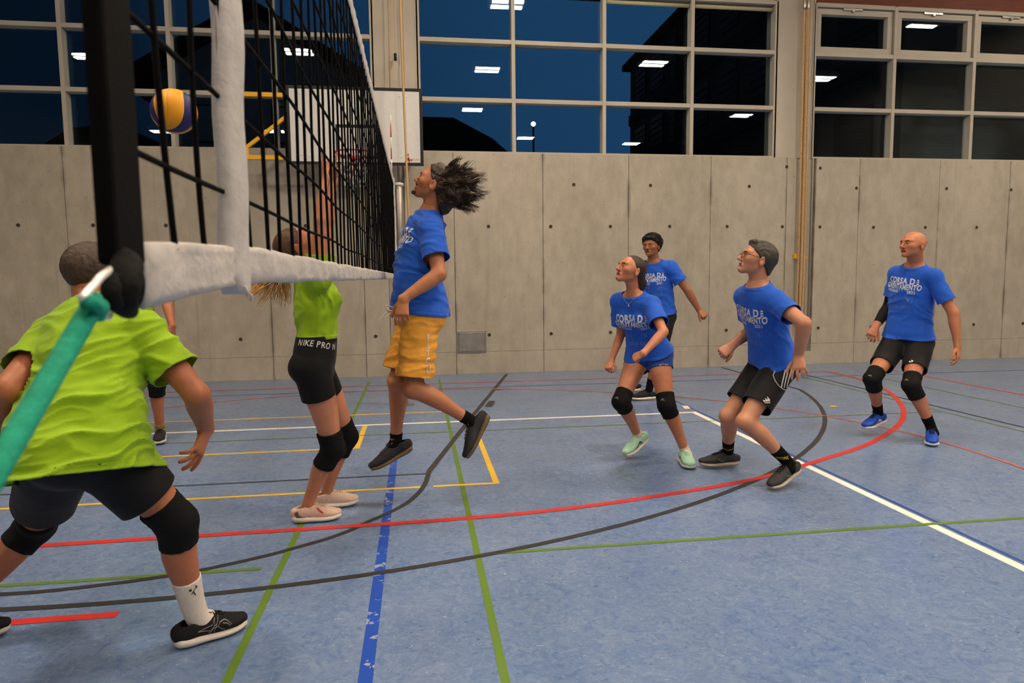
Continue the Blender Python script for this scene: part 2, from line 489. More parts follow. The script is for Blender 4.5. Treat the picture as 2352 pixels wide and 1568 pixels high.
def patch(pts, m):
    MB().add([(x, y, 0.0032) for x, y in pts], [(0, 1, 2, 3)]).build('floor_mark', m, floor)
patch([(2.758, 6.67), (2.817, 6.658), (2.853, 6.811), (2.795, 6.838)][::1], P_white)
patch([(4.29, 6.468), (4.351, 6.456), (4.391, 6.5235), (4.3287, 6.5357)], P_yel)
patch([(0.694, 7.2), (0.776, 7.184), (0.849, 7.52), (0.777, 7.534)], P_black)
patch([(0.957, 8.3), (1.033, 8.29), (1.033, 8.32), (0.957, 8.33)], P_black)
patch([(-1.858, 5.475), (-1.707, 5.475), (-1.707, 5.505), (-1.858, 5.505)], P_red)

# ---- far wall: concrete panels on a recessed backing, rope recesses beside the columns
wall_back = MB().box(XL, XR, WALL_Y + 0.12, WALL_Y + 0.34, 0, SILL_Z - 0.002).build('wall_back', mat('recess_concrete', (128, 120, 106), 0.8, 0.2, var=0.1, vscale=4), kind='structure', label='fair-faced concrete far wall below the windows')
PANELS = [(-11, -9.78), (-9.78, -8.49), (-8.49, -7.2), (-7.2, -5.91), (-5.91, -4.62), (-4.62, -3.33), (-3.33, -2.04), (-2.04, -0.75), (-0.75, -0.401),
          (-0.154, 0.546), (0.546, 1.847), (1.847, 3.143), (3.143, 4.43), (4.43, 5.66), (5.66, 5.819), (6.135, 6.874), (6.874, 8.259), (8.259, 9.517), (9.517, 10.8), (10.8, 12.6)]
for i, (a, b) in enumerate(PANELS):
    off = 0.0015 * ((i * 7) % 3)
    MB().box(a + 0.003, b - 0.003, WALL_Y + off, WALL_Y + 0.12, 0.0, 0.325).build('concrete_panel', M_conc, wall_back, bevel=0.002)
    MB().box(a + 0.003, b - 0.003, WALL_Y + off, WALL_Y + 0.12, 0.3275, SILL_Z).build('concrete_panel', M_conc, wall_back, bevel=0.003)
MB().box(5.70, 6.20, WALL_Y - 0.012, WALL_Y + 0.12, 0.0, 0.205).build('recess_base', M_conc, wall_back)
MB().box(-0.401, -0.154, WALL_Y + 0.02, WALL_Y + 0.12, 0.0, 0.10).build('recess_base', M_conc, wall_back)
for a, b in ((-0.401, -0.154), (5.819, 6.135)):
    MB().box(a, b, WALL_Y + 0.05, WALL_Y + 0.12, 0.0, SILL_Z).build('recess_back', M_conc, wall_back)
for x in (-0.33, -0.22, 6.02, 6.10):
    MB().box(x - 0.010, x + 0.010, WALL_Y + 0.028, WALL_Y + 0.05, 0.1, SILL_Z).build('guide_rail', M_steel, wall_back)
M_hole = mat('tie_hole_shade', (62, 57, 50), 0.8, 0.2, var=0.2, vscale=60)  # disc painted dark for the shade inside the hole, which is not carved
M_holerim = mat('tie_hole_rim', (176, 168, 152), 0.7, 0.2, var=0.1, vscale=60)
hm = MB()
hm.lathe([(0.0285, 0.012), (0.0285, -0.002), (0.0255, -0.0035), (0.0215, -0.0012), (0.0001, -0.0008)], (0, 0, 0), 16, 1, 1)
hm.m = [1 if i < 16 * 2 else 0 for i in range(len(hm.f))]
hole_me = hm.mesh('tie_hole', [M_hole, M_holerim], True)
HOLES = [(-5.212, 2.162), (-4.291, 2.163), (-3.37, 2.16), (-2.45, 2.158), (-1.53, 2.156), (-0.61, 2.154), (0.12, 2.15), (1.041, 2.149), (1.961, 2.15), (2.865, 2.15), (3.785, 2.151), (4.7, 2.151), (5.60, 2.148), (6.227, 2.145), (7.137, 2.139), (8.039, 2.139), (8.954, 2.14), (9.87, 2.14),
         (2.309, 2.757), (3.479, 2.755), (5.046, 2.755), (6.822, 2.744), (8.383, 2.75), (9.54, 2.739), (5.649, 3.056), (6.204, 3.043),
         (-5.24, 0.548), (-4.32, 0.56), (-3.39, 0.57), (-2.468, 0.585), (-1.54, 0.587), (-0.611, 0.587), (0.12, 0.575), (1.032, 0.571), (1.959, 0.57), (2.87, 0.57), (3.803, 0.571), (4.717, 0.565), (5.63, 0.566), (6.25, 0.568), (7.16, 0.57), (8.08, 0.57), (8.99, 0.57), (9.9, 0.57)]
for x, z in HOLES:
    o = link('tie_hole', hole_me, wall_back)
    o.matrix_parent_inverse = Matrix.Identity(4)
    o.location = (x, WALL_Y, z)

hatch = empty('wall_hatch', (0.77, WALL_Y - 0.012, 0.31), 'square steel access hatch low in the concrete wall behind the jumping player', 'hatch')
MB().box(0.560, 0.984, WALL_Y - 0.010, WALL_Y + 0.004, 0.314, 0.638).build('frame', M_steel, hatch, bevel=0.003)
MB().box(0.585, 0.960, WALL_Y - 0.018, WALL_Y - 0.010, 0.338, 0.615).build('door', mat('hatch_door', (160, 156, 148), 0.4, 0.5, 0.7, var=0.15, vscale=9), hatch, bevel=0.003)
for x in (0.64, 0.90):
    MB().box(x - 0.02, x + 0.02, WALL_Y - 0.024, WALL_Y - 0.017, 0.345, 0.362).build('hinge', M_steel, hatch, bevel=0.002)
MB().lathe([(0.010, -0.008), (0.010, 0.004)], (0.772, WALL_Y - 0.018, 0.59), 10, 1).build('lock', M_steel, hatch)

# ---- columns, window bands with frames and panes
COLS = [(-6.53, -5.90), (-0.553, 0.083), (5.45, 6.075), (11.44, 12.06)]
for i, (a, b) in enumerate(COLS):
    MB().box(a, b, WALL_Y + 0.03, WALL_Y + 0.33, SILL_Z, CEIL_Z).box(a + 0.02, a + 0.035, WALL_Y + 0.02, WALL_Y + 0.031, SILL_Z, CEIL_Z).box(b - 0.035, b - 0.02, WALL_Y + 0.02, WALL_Y + 0.031, SILL_Z, CEIL_Z).build('trim_%d' % (i + 1), M_column, kind='structure', label='grey painted column between two window bands')
ROWS = [(SILL_Z, 3.94), (3.94, 4.755), (4.755, HEAD_Z)]
GL_Y = WALL_Y + 0.15
BAYS = [(-11.0, [-9.7, -8.4, -7.1], -6.53, 0), (-5.90, [-4.565, -3.225, -1.885], -0.553, 0), (0.083, [1.435, 2.778, 4.125], 5.45, 0), (6.075, [7.42, 8.80, 10.15], 11.44, 1)]
for bi, (x0, ms, x1, sash) in enumerate(BAYS):
    win = empty('window_%d' % (bi + 1), ((x0 + x1) / 2, GL_Y, SILL_Z), 'grey framed window band above the concrete wall', None, None, 'structure')
    xs = [x0] + ms + [x1]
    for x in xs:
        MB().box(x - 0.027, x + 0.027, WALL_Y + 0.03, GL_Y + 0.03, SILL_Z, HEAD_Z).build('mullion', M_frame, win, bevel=0.003)
    for z in (SILL_Z + 0.012, 3.94, 4.755, HEAD_Z - 0.02):
        for a, b in zip(xs[:-1], xs[1:]):
            hh = 0.013 if z < 3.5 else 0.030
            MB().box(a + 0.027, b - 0.027, WALL_Y + 0.032, GL_Y + 0.03, z - hh, z + hh).build('transom', M_frame, win, bevel=0.003)
    for (za, zb) in ROWS:
        for a, b in zip(xs[:-1], xs[1:]):
            top = zb == HEAD_Z
            if sash and top:
                fr = MB()
                w = 0.085
                xa, xb, z0, z1 = a + 0.035, b - 0.035, za + 0.04, zb - 0.06
                fr.box(xa, xb, WALL_Y + 0.07, GL_Y + 0.02, z0, z0 + w).box(xa, xb, WALL_Y + 0.07, GL_Y + 0.02, z1 - w, z1)
                fr.box(xa, xa + w, WALL_Y + 0.07, GL_Y + 0.02, z0 + w, z1 - w).box(xb - w, xb, WALL_Y + 0.07, GL_Y + 0.02, z0 + w, z1 - w)
                sh = fr.build('sash', M_frame, win, bevel=0.004)
                xm = (xa + xb) / 2 - 0.05
                MB().box(xm - 0.16, xm + 0.16, WALL_Y + 0.045, WALL_Y + 0.07, z1 - 0.02, z1 + 0.015).box(xm - 0.02, xm + 0.02, WALL_Y + 0.03, WALL_Y + 0.07, z1 - 0.045, z1 - 0.015).build('opener', M_steel, sh, bevel=0.003)
            pane = MB().box(a + 0.02, b - 0.02, GL_Y, GL_Y + 0.024, za + 0.02, zb - 0.02)
            pane.build('pane', M_glass, win)
MB().box(XL, XR, WALL_Y + 0.06, WALL_Y + 0.36, HEAD_Z, CEIL_Z).build('trim_5', M_wood, kind='structure', label='red-brown timber fascia above the windows')
for a, b in ((2.83, 4.08), (4.16, 5.40)):
    MB().tube([(a, WALL_Y + 0.10, 5.395), (b, WALL_Y + 0.10, 5.395)], 0.028, 10).build('roller_blind', mat('blind_fabric', (172, 166, 132), 0.8, 0.2, var=0.05), smooth=True,
              label='rolled pale blind in the head of the window, ' + ('over the third pane' if a < 3 else 'over the pane beside the rope column'), cat='blind')
# ---- the rest of the room
MB().box(XL, XR, YF, WALL_Y + 0.4, CEIL_Z, CEIL_Z + 0.2).build('ceiling', M_ceil, kind='structure', label='pale boarded hall ceiling')
MB().box(XL - 0.25, XL, YF, WALL_Y + 0.4, 0, CEIL_Z).build('wall_left', M_wall2, kind='structure', label='plain wall at the left end of the hall')
MB().box(XR, XR + 0.25, YF, WALL_Y + 0.4, 0, CEIL_Z).build('wall_right', M_wall2, kind='structure', label='plain wall at the right end of the hall')
MB().box(XL, XR, YF - 0.25, YF, 0, CEIL_Z).build('wall_front', M_wall2, kind='structure', label='plain wall behind the photographer')

# ---- ceiling lamps: two bright strips in a louvre box
M_tube = mat('lamp_tube', (255, 255, 255), 0.5, 0.2, emit=((255, 234, 208), LAMP_STRENGTH))
M_lampbox = mat('lamp_housing', (205, 203, 198), 0.5, 0.4)
box_me = MB().box(-0.36, 0.36, -0.26, 0.26, 0.012, 0.15).mesh('housing', M_lampbox)
strip_me = MB().box(-0.30, 0.30, -0.060, 0.060, 0.0, 0.012).mesh('tube', M_tube)
LAMPS = [(1.82, 6.73), (10.65, 6.73), (1.85, 2.70), (10.75, 2.87), (-7.44, 2.73), (5.85, 3.6), (-2.56, 3.56),
         (1.80, -1.28), (10.54, -1.18), (6.3, -0.59), (4.09, -5.24), (8.36, -5.9), (-4.78, -4.9), (-8.66, -5.3)]
for x, y in LAMPS:
    lp = empty('ceiling_lamp', (x, y, CEIL_Z - 0.15), 'twin-strip ceiling lamp of the hall, mirrored in the window panes', 'lamp', 'twin-strip ceiling lamps')
    for me, dy, nm in ((box_me, 0, 'housing'), (strip_me, -0.130, 'tube'), (strip_me, 0.130, 'tube')):
        o = bpy.data.objects.new(nm, me); COL.objects.link(o); o.parent = lp; o.location = (0, dy, 0)
    MB().box(x - 0.02, x + 0.02, y - 0.02, y + 0.02, CEIL_Z - 0.02, CEIL_Z).build('bracket', M_lampbox, lp)

# ---- outside: hill, houses, lamp, bare tree
M_hill = mat('dark_hill', (20, 30, 26), 0.95, 0.1, var=0.3, vscale=0.3)
hp = []
for i in range(41):
    x = -60 + 4 * i
    h = 9.5 + 7.6 * math.exp(-((x - 2) / 11.0) ** 2) + 6.2 * math.exp(-((x + 27) / 20.0) ** 2) + 0.8 * math.sin(x * 0.37) + 0.4 * math.sin(x * 1.1)
    hp.append((x, h))
vs = [(x, 62, -1) for x, h in hp] + [(x, 70, h) for x, h in hp] + [(x, 110, h * 0.7) for x, h in hp]
fs = [(i, i + 1, 42 + i, 41 + i) for i in range(40)] + [(41 + i, 42 + i, 83 + i, 82 + i) for i in range(40)]
MB().add(vs, fs).build('hill', M_hill, smooth=True, label='dark wooded hill low behind the centre window panes', cat='hill')
MB().box(-80, 100, WALL_Y + 0.6, 120, -1.2, -0.6).build('ground_outside', mat('dark_ground', (24, 26, 24), 0.95, 0.1, var=0.2), kind='structure')
M_house = mat('pale_house_wall', (206, 208, 212), 0.9, 0.1, var=0.08, vscale=0.8)
M_roof = mat('dark_roof', (34, 32, 32), 0.9, 0.1, var=0.15)
M_shut = mat('dark_window', (30, 33, 38), 0.4, 0.4, var=0.1)
hs = empty('house', (-9.0, 26, 0), 'pale gabled house in the dusk behind the net mesh', 'house')
hx0, hx1, hy, hz = -8.3, -1.9, 24.0, 8.2
hm_ = MB().box(hx0, hx1, hy, hy + 9, -0.6, hz)
hm_.add([(hx0, hy, hz), (hx1, hy, hz), ((hx0 + hx1) / 2, hy, hz + 1.9), (hx0, hy + 9, hz), (hx1, hy + 9, hz), ((hx0 + hx1) / 2, hy + 9, hz + 1.9)], [(0, 1, 2), (3, 5, 4)])
hm_.build('wall', M_house, hs)
xm = (hx0 + hx1) / 2
MB().bar((hx0 - 0.9, hy + 4.2, hz - 0.42), (xm, hy + 4.2, hz + 2.05), 10.2, 0.25).bar((hx1 + 0.9, hy + 4.2, hz - 0.42), (xm, hy + 4.2, hz + 2.05), 10.2, 0.25).build('roof', M_roof, hs)
for x in (hx0 + 1.2, hx0 + 3.6):
    for z in (3.9, 6.0):
        w = MB().box(x, x + 1.1, hy - 0.06, hy, z, z + 1.25).build('window', M_shut, hs)
        MB().box(x + 0.06, x + 0.52, hy - 0.09, hy - 0.06, z + 0.06, z + 1.19).build('pane', M_house, w)
        MB().box(x + 0.58, x + 1.04, hy - 0.09, hy - 0.06, z + 0.06, z + 1.19).build('pane', M_house, w)
M_block = mat('dark_block_wall', (84, 88, 92), 0.9, 0.1, var=0.1, vscale=0.5)
M_blockw = mat('dark_block_window', (20, 22, 26), 0.3, 0.4)
M_band = mat('block_band', (66, 72, 78), 0.9, 0.1, var=0.1)
bk = empty('apartment_block', (15, 20, 0), 'long dark building outside the right-hand windows', 'building')
MB().box(9.6, 22, 12.5, 29.8, -0.6, 10.6).build('wall', M_block, bk)
MB().box(9.3, 22.3, 12.3, 30.1, 10.6, 10.85).build('roof', M_roof, bk)
for z in (3.3, 6.1, 8.6):
    MB().box(9.52, 9.6, 12.5, 29.8, z - 0.45, z).build('band', M_band, bk)
for z in (1.2, 3.7, 6.5, 8.9):
    for k in range(8):
        y = 13.3 + 2.05 * k
        w = MB().box(9.53, 9.6, y, y + 1.3, z, z + 1.3).build('window', M_blockw, bk)
        for s in range(5):
            MB().box(9.50, 9.53, y + 0.05, y + 1.25, z + 0.12 + 0.24 * s, z + 0.15 + 0.24 * s).build('slat', M_band, w)
for y in (13.0, 17.3, 24.0):
    MB().tube([(9.45, y, -0.6), (9.45, y, 10.6)], 0.07, 8).build('downpipe', M_band, bk)
sl = empty('street_lamp', tuple(atx(1225, 640, 6.9)[:2]) + (-0.6,), 'small lit street lamp beyond the centre window', 'lamp')
p = at(1225, 285, 40.0)
MB().tube([(p[0], p[1], -0.6), (p[0], p[1], p[2] - 0.15)], 0.06, 8).build('pole', M_black, sl)
MB().lathe([(0.02, -0.15), (0.13, -0.05), (0.15, 0.04), (0.08, 0.13), (0.01, 0.15)], p, 12).build('globe', mat('street_lamp_globe', (255, 250, 235), 0.4, 0.3, emit=((255, 246, 225), 3.0)), sl)
tr = empty('bare_tree', (0, 0, 0), 'bare winter tree in silhouette beyond the centre window', 'tree')
tb = at(1275, 345, 45.0)
tr.location = (tb[0], tb[1], -0.6)
tm = MB()
def branch(p, d, l, r, lev):
    q = p + d * l
    tm.tube([p, q], [r, r * 0.6], 5, cap=False)
    if lev == 0: return
    for _ in range(3 if lev > 1 else 4):
        nd = nrm(d + rng.normal(0, 0.5, 3) + V(0, 0, 0.15))
        branch(p + d * l * rng.uniform(0.45, 1.0), nd, l * rng.uniform(0.6, 0.8), r * 0.55, lev - 1)
branch(V(tb[0], tb[1], -0.6), V(0, 0, 1), 3.4, 0.16, 0)
for a in range(5):
    branch(V(tb[0], tb[1], 2.7), nrm(V(math.cos(a * 1.3) * 0.6, math.sin(a * 1.3) * 0.6, 1)), 2.6, 0.09, 3)
tm.build('branches', M_hill, tr)

# ================================================================== EQUIPMENT
NX = -0.209
N_TOP, N_BOT = 2.37, 1.369
N_Y0, N_Y1 = 0.494, 7.12
M_cord = mat('black_net_cord', (5, 5, 6), 0.9, 0.1, bump=0.4, bscale=900)
M_tape = mat('black_edge_tape', (4, 4, 4), 0.9, 0.1, bump=0.2, bscale=600)
M_bandw = mat('white_vinyl_band', (186, 182, 178), 0.6, 0.3, var=0.08, vscale=25, bump=0.25, bscale=90)
M_strap = mat('dark_strap', (7, 7, 7), 0.8, 0.2, bump=0.3, bscale=120)

net = empty('volleyball_net', (NX, 3.8, N_BOT), 'black mesh volleyball net with white bands, running away from the camera', 'net')
def sag(y):
    return 0.022 * min(1.0, max(0.0, (y - 0.9) / 5.0))
cord_r = 0.0029
ys = np.arange(0.605, 7.06, 0.0965)
for i, y in enumerate(ys):
    kick = 0.018 * math.exp(-(y - 0.6) / 0.5)
    amp = 0.0014
    ph = rng.uniform(0, 6)
    zs = np.concatenate([np.linspace(N_TOP - 0.06, 1.60, 9), np.linspace(1.56, N_BOT + 0.03 + sag(y), 7)])
    pts = [(NX + amp * math.sin(9 * z + ph), y + amp * math.sin(7 * z + ph * 2) + kick * max(0, (1.60 - z) / 0.2) ** 2, z) for z in zs]
    MB().tube(pts, cord_r, 6, cap=False).build('net_cord', M_cord, net, smooth=True)
for k in range(9):
    z = 1.471 + 0.1015 * k
    yy = np.linspace(N_Y0 + 0.03, N_Y1 - 0.02, 67)
    pts = [(NX + 0.003 * math.sin(5 * y + k), y, z + 0.002 * math.sin(8 * y + 2 * k)) for y in yy]
    MB().tube(pts, cord_r, 6, cap=False).build('net_cord', M_cord, net, smooth=True)

def ribbon(y0, y1, zlo, zhi, th, nseg, wob, seed, nprof=14, dirx=0.0):
    """a soft band along the net: lens-shaped section with creases"""
    r = np.random.default_rng(seed)
    ph = r.uniform(0, 6, 6)
    vs, fs = [], []
    for i in range(nseg + 1):
        y = y0 + (y1 - y0) * i / nseg
        a, b = zlo(y), zhi(y)
        for j in range(nprof):
            t = 2 * math.pi * j / nprof
            u = 0.5 - 0.5 * math.cos(t)            # 0 bottom .. 1 top
            sgn = 1 if t < math.pi else -1
            prof = (abs(math.sin(t)) ** 0.5) * th
            fold = wob * (math.sin(14 * u + 9 * y + ph[0]) * 0.6 + math.sin(31 * u + 23 * y + ph[1]) * 0.3 + math.sin(45 * y + 4 * u + ph[2]) * 0.5)
            rib = 0.0012 * math.cos(2 * math.pi * (y - 0.605) / 0.0965)
            vs.append((NX + dirx + sgn * prof + fold * (1 if prof > th * 0.3 else 0.3) + rib * sgn, y, a + (b - a) * u + 0.4 * wob * math.sin(17 * y + ph[3])))
    for i in range(nseg):
        for j in range(nprof):
            j2 = (j + 1) % nprof
            fs.append((i * nprof + j, i * nprof + j2, (i + 1) * nprof + j2, (i + 1) * nprof + j))
    fs.append(tuple(range(nprof - 1, -1, -1))); fs.append(tuple(nseg * nprof + j for j in range(nprof)))
    return MB().add(vs, fs)
def lo(y):
    return N_BOT + sag(y) - 0.020 * max(0, (0.82 - y) / 0.28)
def hi(y):
    return N_BOT + 0.047 + sag(y) - 0.014 * max(0, (0.86 - y) / 0.3)
ribbon(0.552, N_Y1 - 0.05, lo, hi, 0.006, 340, 0.0028, 3).build('bottom_band', M_bandw, net, smooth=True)
ribbon(0.50, N_Y1 - 0.01, lambda y: N_TOP - 0.07, lambda y: N_TOP, 0.006, 240, 0.0015, 4).build('top_band', M_bandw, net, smooth=True)
# white side bands (near one frays to a point with tie strings) and the far one
def side_band(yc, w, zbot, seed):
    vs, fs = [], []
    n = 46; k = 10
    r = np.random.default_rng(seed); ph = r.uniform(0, 6, 3)
    for i in range(n + 1):
        z = N_TOP - (N_TOP - zbot - 0.030) * min(1.0, i / (n - 6)) - 0.030 * max(0.0, (i - n + 6) / 6)
        ww = w * (1 + 0.10 * (i / n) ** 2) * math.sqrt(max(0.04, 1 - max(0.0, (i - n + 6) / 6.2) ** 2))
        for j in range(k):
            t = 2 * math.pi * j / k
            vs.append((NX + 0.0155 * math.sin(t) + 0.0015 * math.sin(40 * z + ph[0]) + 0.003 * math.cos(2 * t) * math.sin(6 * z), yc + ww / 2 * math.cos(t) + 0.002 * math.sin(9 * z + ph[1]), z))
    for i in range(n):
        for j in range(k):
            j2 = (j + 1) % k
            fs.append((i * k + j, i * k + j2, (i + 1) * k + j2, (i + 1) * k + j))
    fs.append(tuple(range(k - 1, -1, -1))); fs.append(tuple(n * k + j for j in range(k)))
    return MB().add(vs, fs)
sb = side_band(0.829, 0.068, 1.357, 5).build('side_band', M_bandw, net, smooth=True)
MB().tube(catmull([(NX + 0.012, 0.812, 1.366), (NX + 0.016, 0.808, 1.360), (NX + 0.014, 0.812, 1.355)], 4), 0.0015, 6).build('tie_string', M_bandw, sb, smooth=True)
MB().tube(catmull([(NX + 0.008, 0.838, 1.360), (NX + 0.013, 0.840, 1.354), (NX + 0.010, 0.842, 1.349)], 4), 0.0014, 6).build('tie_string', M_bandw, sb, smooth=True)
side_band(6.77, 0.05, 1.395, 6).build('side_band', M_bandw, net, smooth=True)
et = MB()
et.box(NX - 0.007, NX + 0.007, N_Y0, N_Y0 + 0.051, 1.383, 2.375)
et.build('edge_tape', M_tape, net, bevel=0.004)
MB().box(NX - 0.007, NX + 0.007, N_Y1 - 0.05, N_Y1, 1.39, 2.37).build('edge_tape', M_tape, net, bevel=0.004)
# black strap wrapped round the lower near corner
st = MB()
pc = atx(284, 655, NX + 0.012)
cs = catmull([atx(280, 588, NX + 0.004), atx(292, 610, NX + 0.012), atx(284, 650, NX + 0.016), atx(282, 690, NX + 0.014), atx(297, 716, NX + 0.010)], 6)
k = len(cs)
st.tube(cs, [0.0035 + 0.0066 * math.sin(math.pi * min(1, 0.10 + 0.86 * i / (k - 1))) ** 0.6 for i in range(k)], 14, flat=1.1)
cs2 = catmull([atx(306, 598, NX + 0.010), atx(312, 640, NX + 0.016), atx(309, 680, NX + 0.014), atx(305, 708, NX + 0.01)], 5)
st.tube(cs2, [0.003 + 0.0035 * math.sin(math.pi * i / (len(cs2) - 1)) for i in range(len(cs2))], 10)
cs3 = catmull([atx(262, 640, NX + 0.012), atx(256, 670, NX + 0.013), atx(262, 700, NX + 0.012)], 5)
st.tube(cs3, 0.0065, 10)
st.build('corner_strap', M_strap, net, smooth=True)
M_chrome = mat('bright_hook_metal', (242, 240, 234), 0.3, 0.6, 0.3)
hk0, hk1 = atx(234, 634, NX + 0.012), atx(188, 686, NX + 0.010)
hk = MB().tube(catmull([atx(258, 618, NX + 0.008), hk0, (hk0 + hk1) / 2, hk1], 5), 0.0026, 10)
ringc = atx(248, 718, NX + 0.004)
hk.tube([(ringc[0], ringc[1] + 0.0035 * math.cos(a), ringc[2] + 0.0035 * math.sin(a)) for a in np.linspace(0, 2 * math.pi, 14, endpoint=False)], 0.0016, 8, closed=True)
hk.build('hook', M_chrome, net, smooth=True)
# far post, antenna, teal tension rope
post = empty('net_post', (-0.175, 7.5, 0), 'silver net post at the far end of the net, behind the jumping player', 'post')
MB().lathe([(0.040, 0.015), (0.040, 2.40), (0.034, 2.415)], (-0.175, 7.5, 0), 18).build('pole', M_steel, post, smooth=True)
MB().lathe([(0.052, 2.395), (0.052, 2.425), (0.02, 2.435)], (-0.175, 7.5, 0), 18).build('cap', mat('grey_cap', (190, 188, 182), 0.4, 0.4), post, smooth=True)
MB().lathe([(0.11, 0.0), (0.11, 0.012), (0.05, 0.02)], (-0.175, 7.5, 0), 20).build('base_plate', M_steel, post)
MB().box(-0.215, -0.135, 7.44, 7.47, 1.15, 1.40).build('winch', M_black, post, bevel=0.006)
MB().tube([(NX + 0.01, N_Y1 - 0.02, 2.35), (-0.18, 7.46, 2.36)], 0.003, 6).tube([(NX + 0.01, N_Y1 - 0.02, 1.40), (-0.18, 7.46, 1.38)], 0.003, 6).build('tension_cable', M_tape, post)
npost = empty('net_post', (NX, -0.32, 0), 'silver net post beside the camera holding the near end of the net', 'post')
MB().lathe([(0.040, 0.015), (0.040, 2.40), (0.034, 2.415)], (NX, -0.32, 0), 18).build('pole', M_steel, npost, smooth=True)
MB().lathe([(0.11, 0.0), (0.11, 0.012), (0.05, 0.02)], (NX, -0.32, 0), 20).build('base_plate', M_steel, npost)
MB().tube([(NX, N_Y0 - 0.002, 2.36), (NX, -0.30, 2.37)], 0.003, 6).build('tension_cable', M_tape, npost)
an = MB()
for i in range(15):
    z0 = 1.40 + 0.105 * i
    an.tube([(-0.222, 6.79, z0), (-0.222, 6.79, z0 + 0.105)], 0.0055, 8, mi=i % 2)
an.build('net_antenna', [mat('antenna_white', (225, 220, 212), 0.5), mat('antenna_red', (176, 38, 38), 0.5)], smooth=True,
         label='thin red and white antenna rod standing up from the far end of the net', cat='antenna')
M_teal = mat('teal_rope', (28, 150, 122), 0.75, 0.25, var=0.15, vscale=120, bump=0.3, bscale=320)
rope = empty('tension_rope', (NX, 0.0, 0.8), 'thick teal rope knotted to a hook at the near corner of the net', 'rope')
ra, rb = atx(214, 700, NX + 0.006), atx(4, 1056, NX + 0.004)
dirv = nrm(rb - ra)
rend = rb + dirv * (0.44 / abs(dirv[1]) * 0.95) * 0.9
MB().tube(catmull([ra, ra + (rb - ra) * 0.4, rb, rb + (rend - rb) * 0.5, rend], 8), 0.0064, 14).build('strand', M_teal, rope, smooth=True)
kn = MB()
for c, rr, tilt in ((atx(210, 694, NX + 0.008), 0.0034, 0.3), (atx(222, 708, NX + 0.010), 0.0036, 1.2)):
    ring = [c + rr * (math.cos(a) * nrm(V(0.25, 0.4, 0.9)) + math.sin(a) * nrm(V(0.3 + tilt * 0.2, 0.9, -0.35))) * (1, 0.8)[0] for a in np.linspace(0, 2 * math.pi, 16, endpoint=False)]
    kn.tube(ring, 0.0040, 10, closed=True)
kn.tube(catmull([atx(196, 690, NX + 0.008), atx(214, 696, NX + 0.016), atx(232, 712, NX + 0.012), atx(226, 728, NX + 0.008)], 5), [0.005, 0.0062] * 8, 10) if False else kn.tube(catmull([atx(200, 688, NX + 0.010), atx(216, 696, NX + 0.016), atx(232, 712, NX + 0.012), atx(228, 728, NX + 0.008)], 5), 0.0038, 10)
kn.build('knot', M_teal, rope, smooth=True)

# ---- volleyball
BALL = at(400, 256, 3.52); BR = 0.1045
ball = empty('volleyball', BALL, 'yellow and blue volleyball in flight behind the net mesh', 'ball')
M_by = mat('ball_yellow', (232, 160, 26), 0.5, 0.35, bump=0.15, bscale=700); M_bb = mat('ball_blue', (38, 38, 96), 0.5, 0.35, bump=0.15, bscale=700)

# ---- basketball backboard on its swing frame
BY = 9.25
def bbp(px, py, y=BY):
    return at(px, py, y)
hoop = empty('basketball_hoop', (-0.75, BY, 2.9), 'white basketball backboard with black border and red ring on a yellow wall frame', 'basketball hoop')
x0, x1, z0, z1 = -1.630, 0.121, 2.903, 3.908
M_board = mat('white_board', (206, 206, 204), 0.45, 0.35, var=0.03)
MB().box(x0, x1, BY, BY + 0.03, z0, z1).build('backboard', M_board, hoop, bevel=0.002)
bd = MB(); w = 0.042; yb = BY - 0.0015
bd.box(x0, x1, yb, BY, z1 - w, z1).box(x0, x1, yb, BY, z0, z0 + w).box(x0, x0 + w, yb, BY, z0 + w, z1 - w).box(x1 - w, x1, yb, BY, z0 + w, z1 - w)
bd.build('border', M_black, hoop)
ri = MB(); a0, a1, c0, c1 = -1.017, -0.445, 2.985, 3.426
ri.box(a0, a1, yb, BY, c1 - w, c1).box(a0, a1, yb, BY, c0, c0 + w).box(a0, a0 + w, yb, BY, c0 + w, c1 - w).box(a1 - w, a1, yb, BY, c0 + w, c1 - w)
ri.build('inner_rectangle', M_black, hoop)
bolt_me = MB().lathe([(0.010, 0.0), (0.010, -0.006), (0.004, -0.010)], (0, 0, 0), 10, 1).mesh('bolt', M_chrome, True)
for px, py in ((688, 215), (706, 215), (692.6, 356), (710.6, 356.6), (917.5, 222), (935, 222.6), (920, 360), (937, 360)):
    o = link('bolt', bolt_me, hoop); p = bbp(px, py); o.matrix_parent_inverse = Matrix.Translation(-Vector(hoop.location)); o.location = p
M_ring = mat('hoop_red', (190, 32, 30), 0.4, 0.4)
rc = at(812, 351, 8.86)
ring = MB()
for dz, rr in ((0.0, 0.009),):
    ring.tube([(rc[0] + 0.225 * math.cos(a), rc[1] + 0.225 * math.sin(a), rc[2]) for a in np.linspace(0, 2 * math.pi, 40, endpoint=False)], 0.010, 8, closed=True)
ring.box(rc[0] - 0.08, rc[0] + 0.08, BY - 0.008, BY - 0.0015, rc[2] - 0.16, rc[2] + 0.02)
ring.box(rc[0] - 0.07, rc[0] + 0.07, rc[1] + 0.21, BY - 0.008, rc[2] - 0.035, rc[2] - 0.008)
ring.bar((rc[0] - 0.06, rc[1] + 0.20, rc[2] - 0.02), (rc[0] - 0.06, BY - 0.005, rc[2] - 0.15), 0.012, 0.012).bar((rc[0] + 0.06, rc[1] + 0.20, rc[2] - 0.02), (rc[0] + 0.06, BY - 0.005, rc[2] - 0.15), 0.012, 0.012)
ring.build('ring', M_ring, hoop, smooth=False)
nt_ = MB(); nn = 12
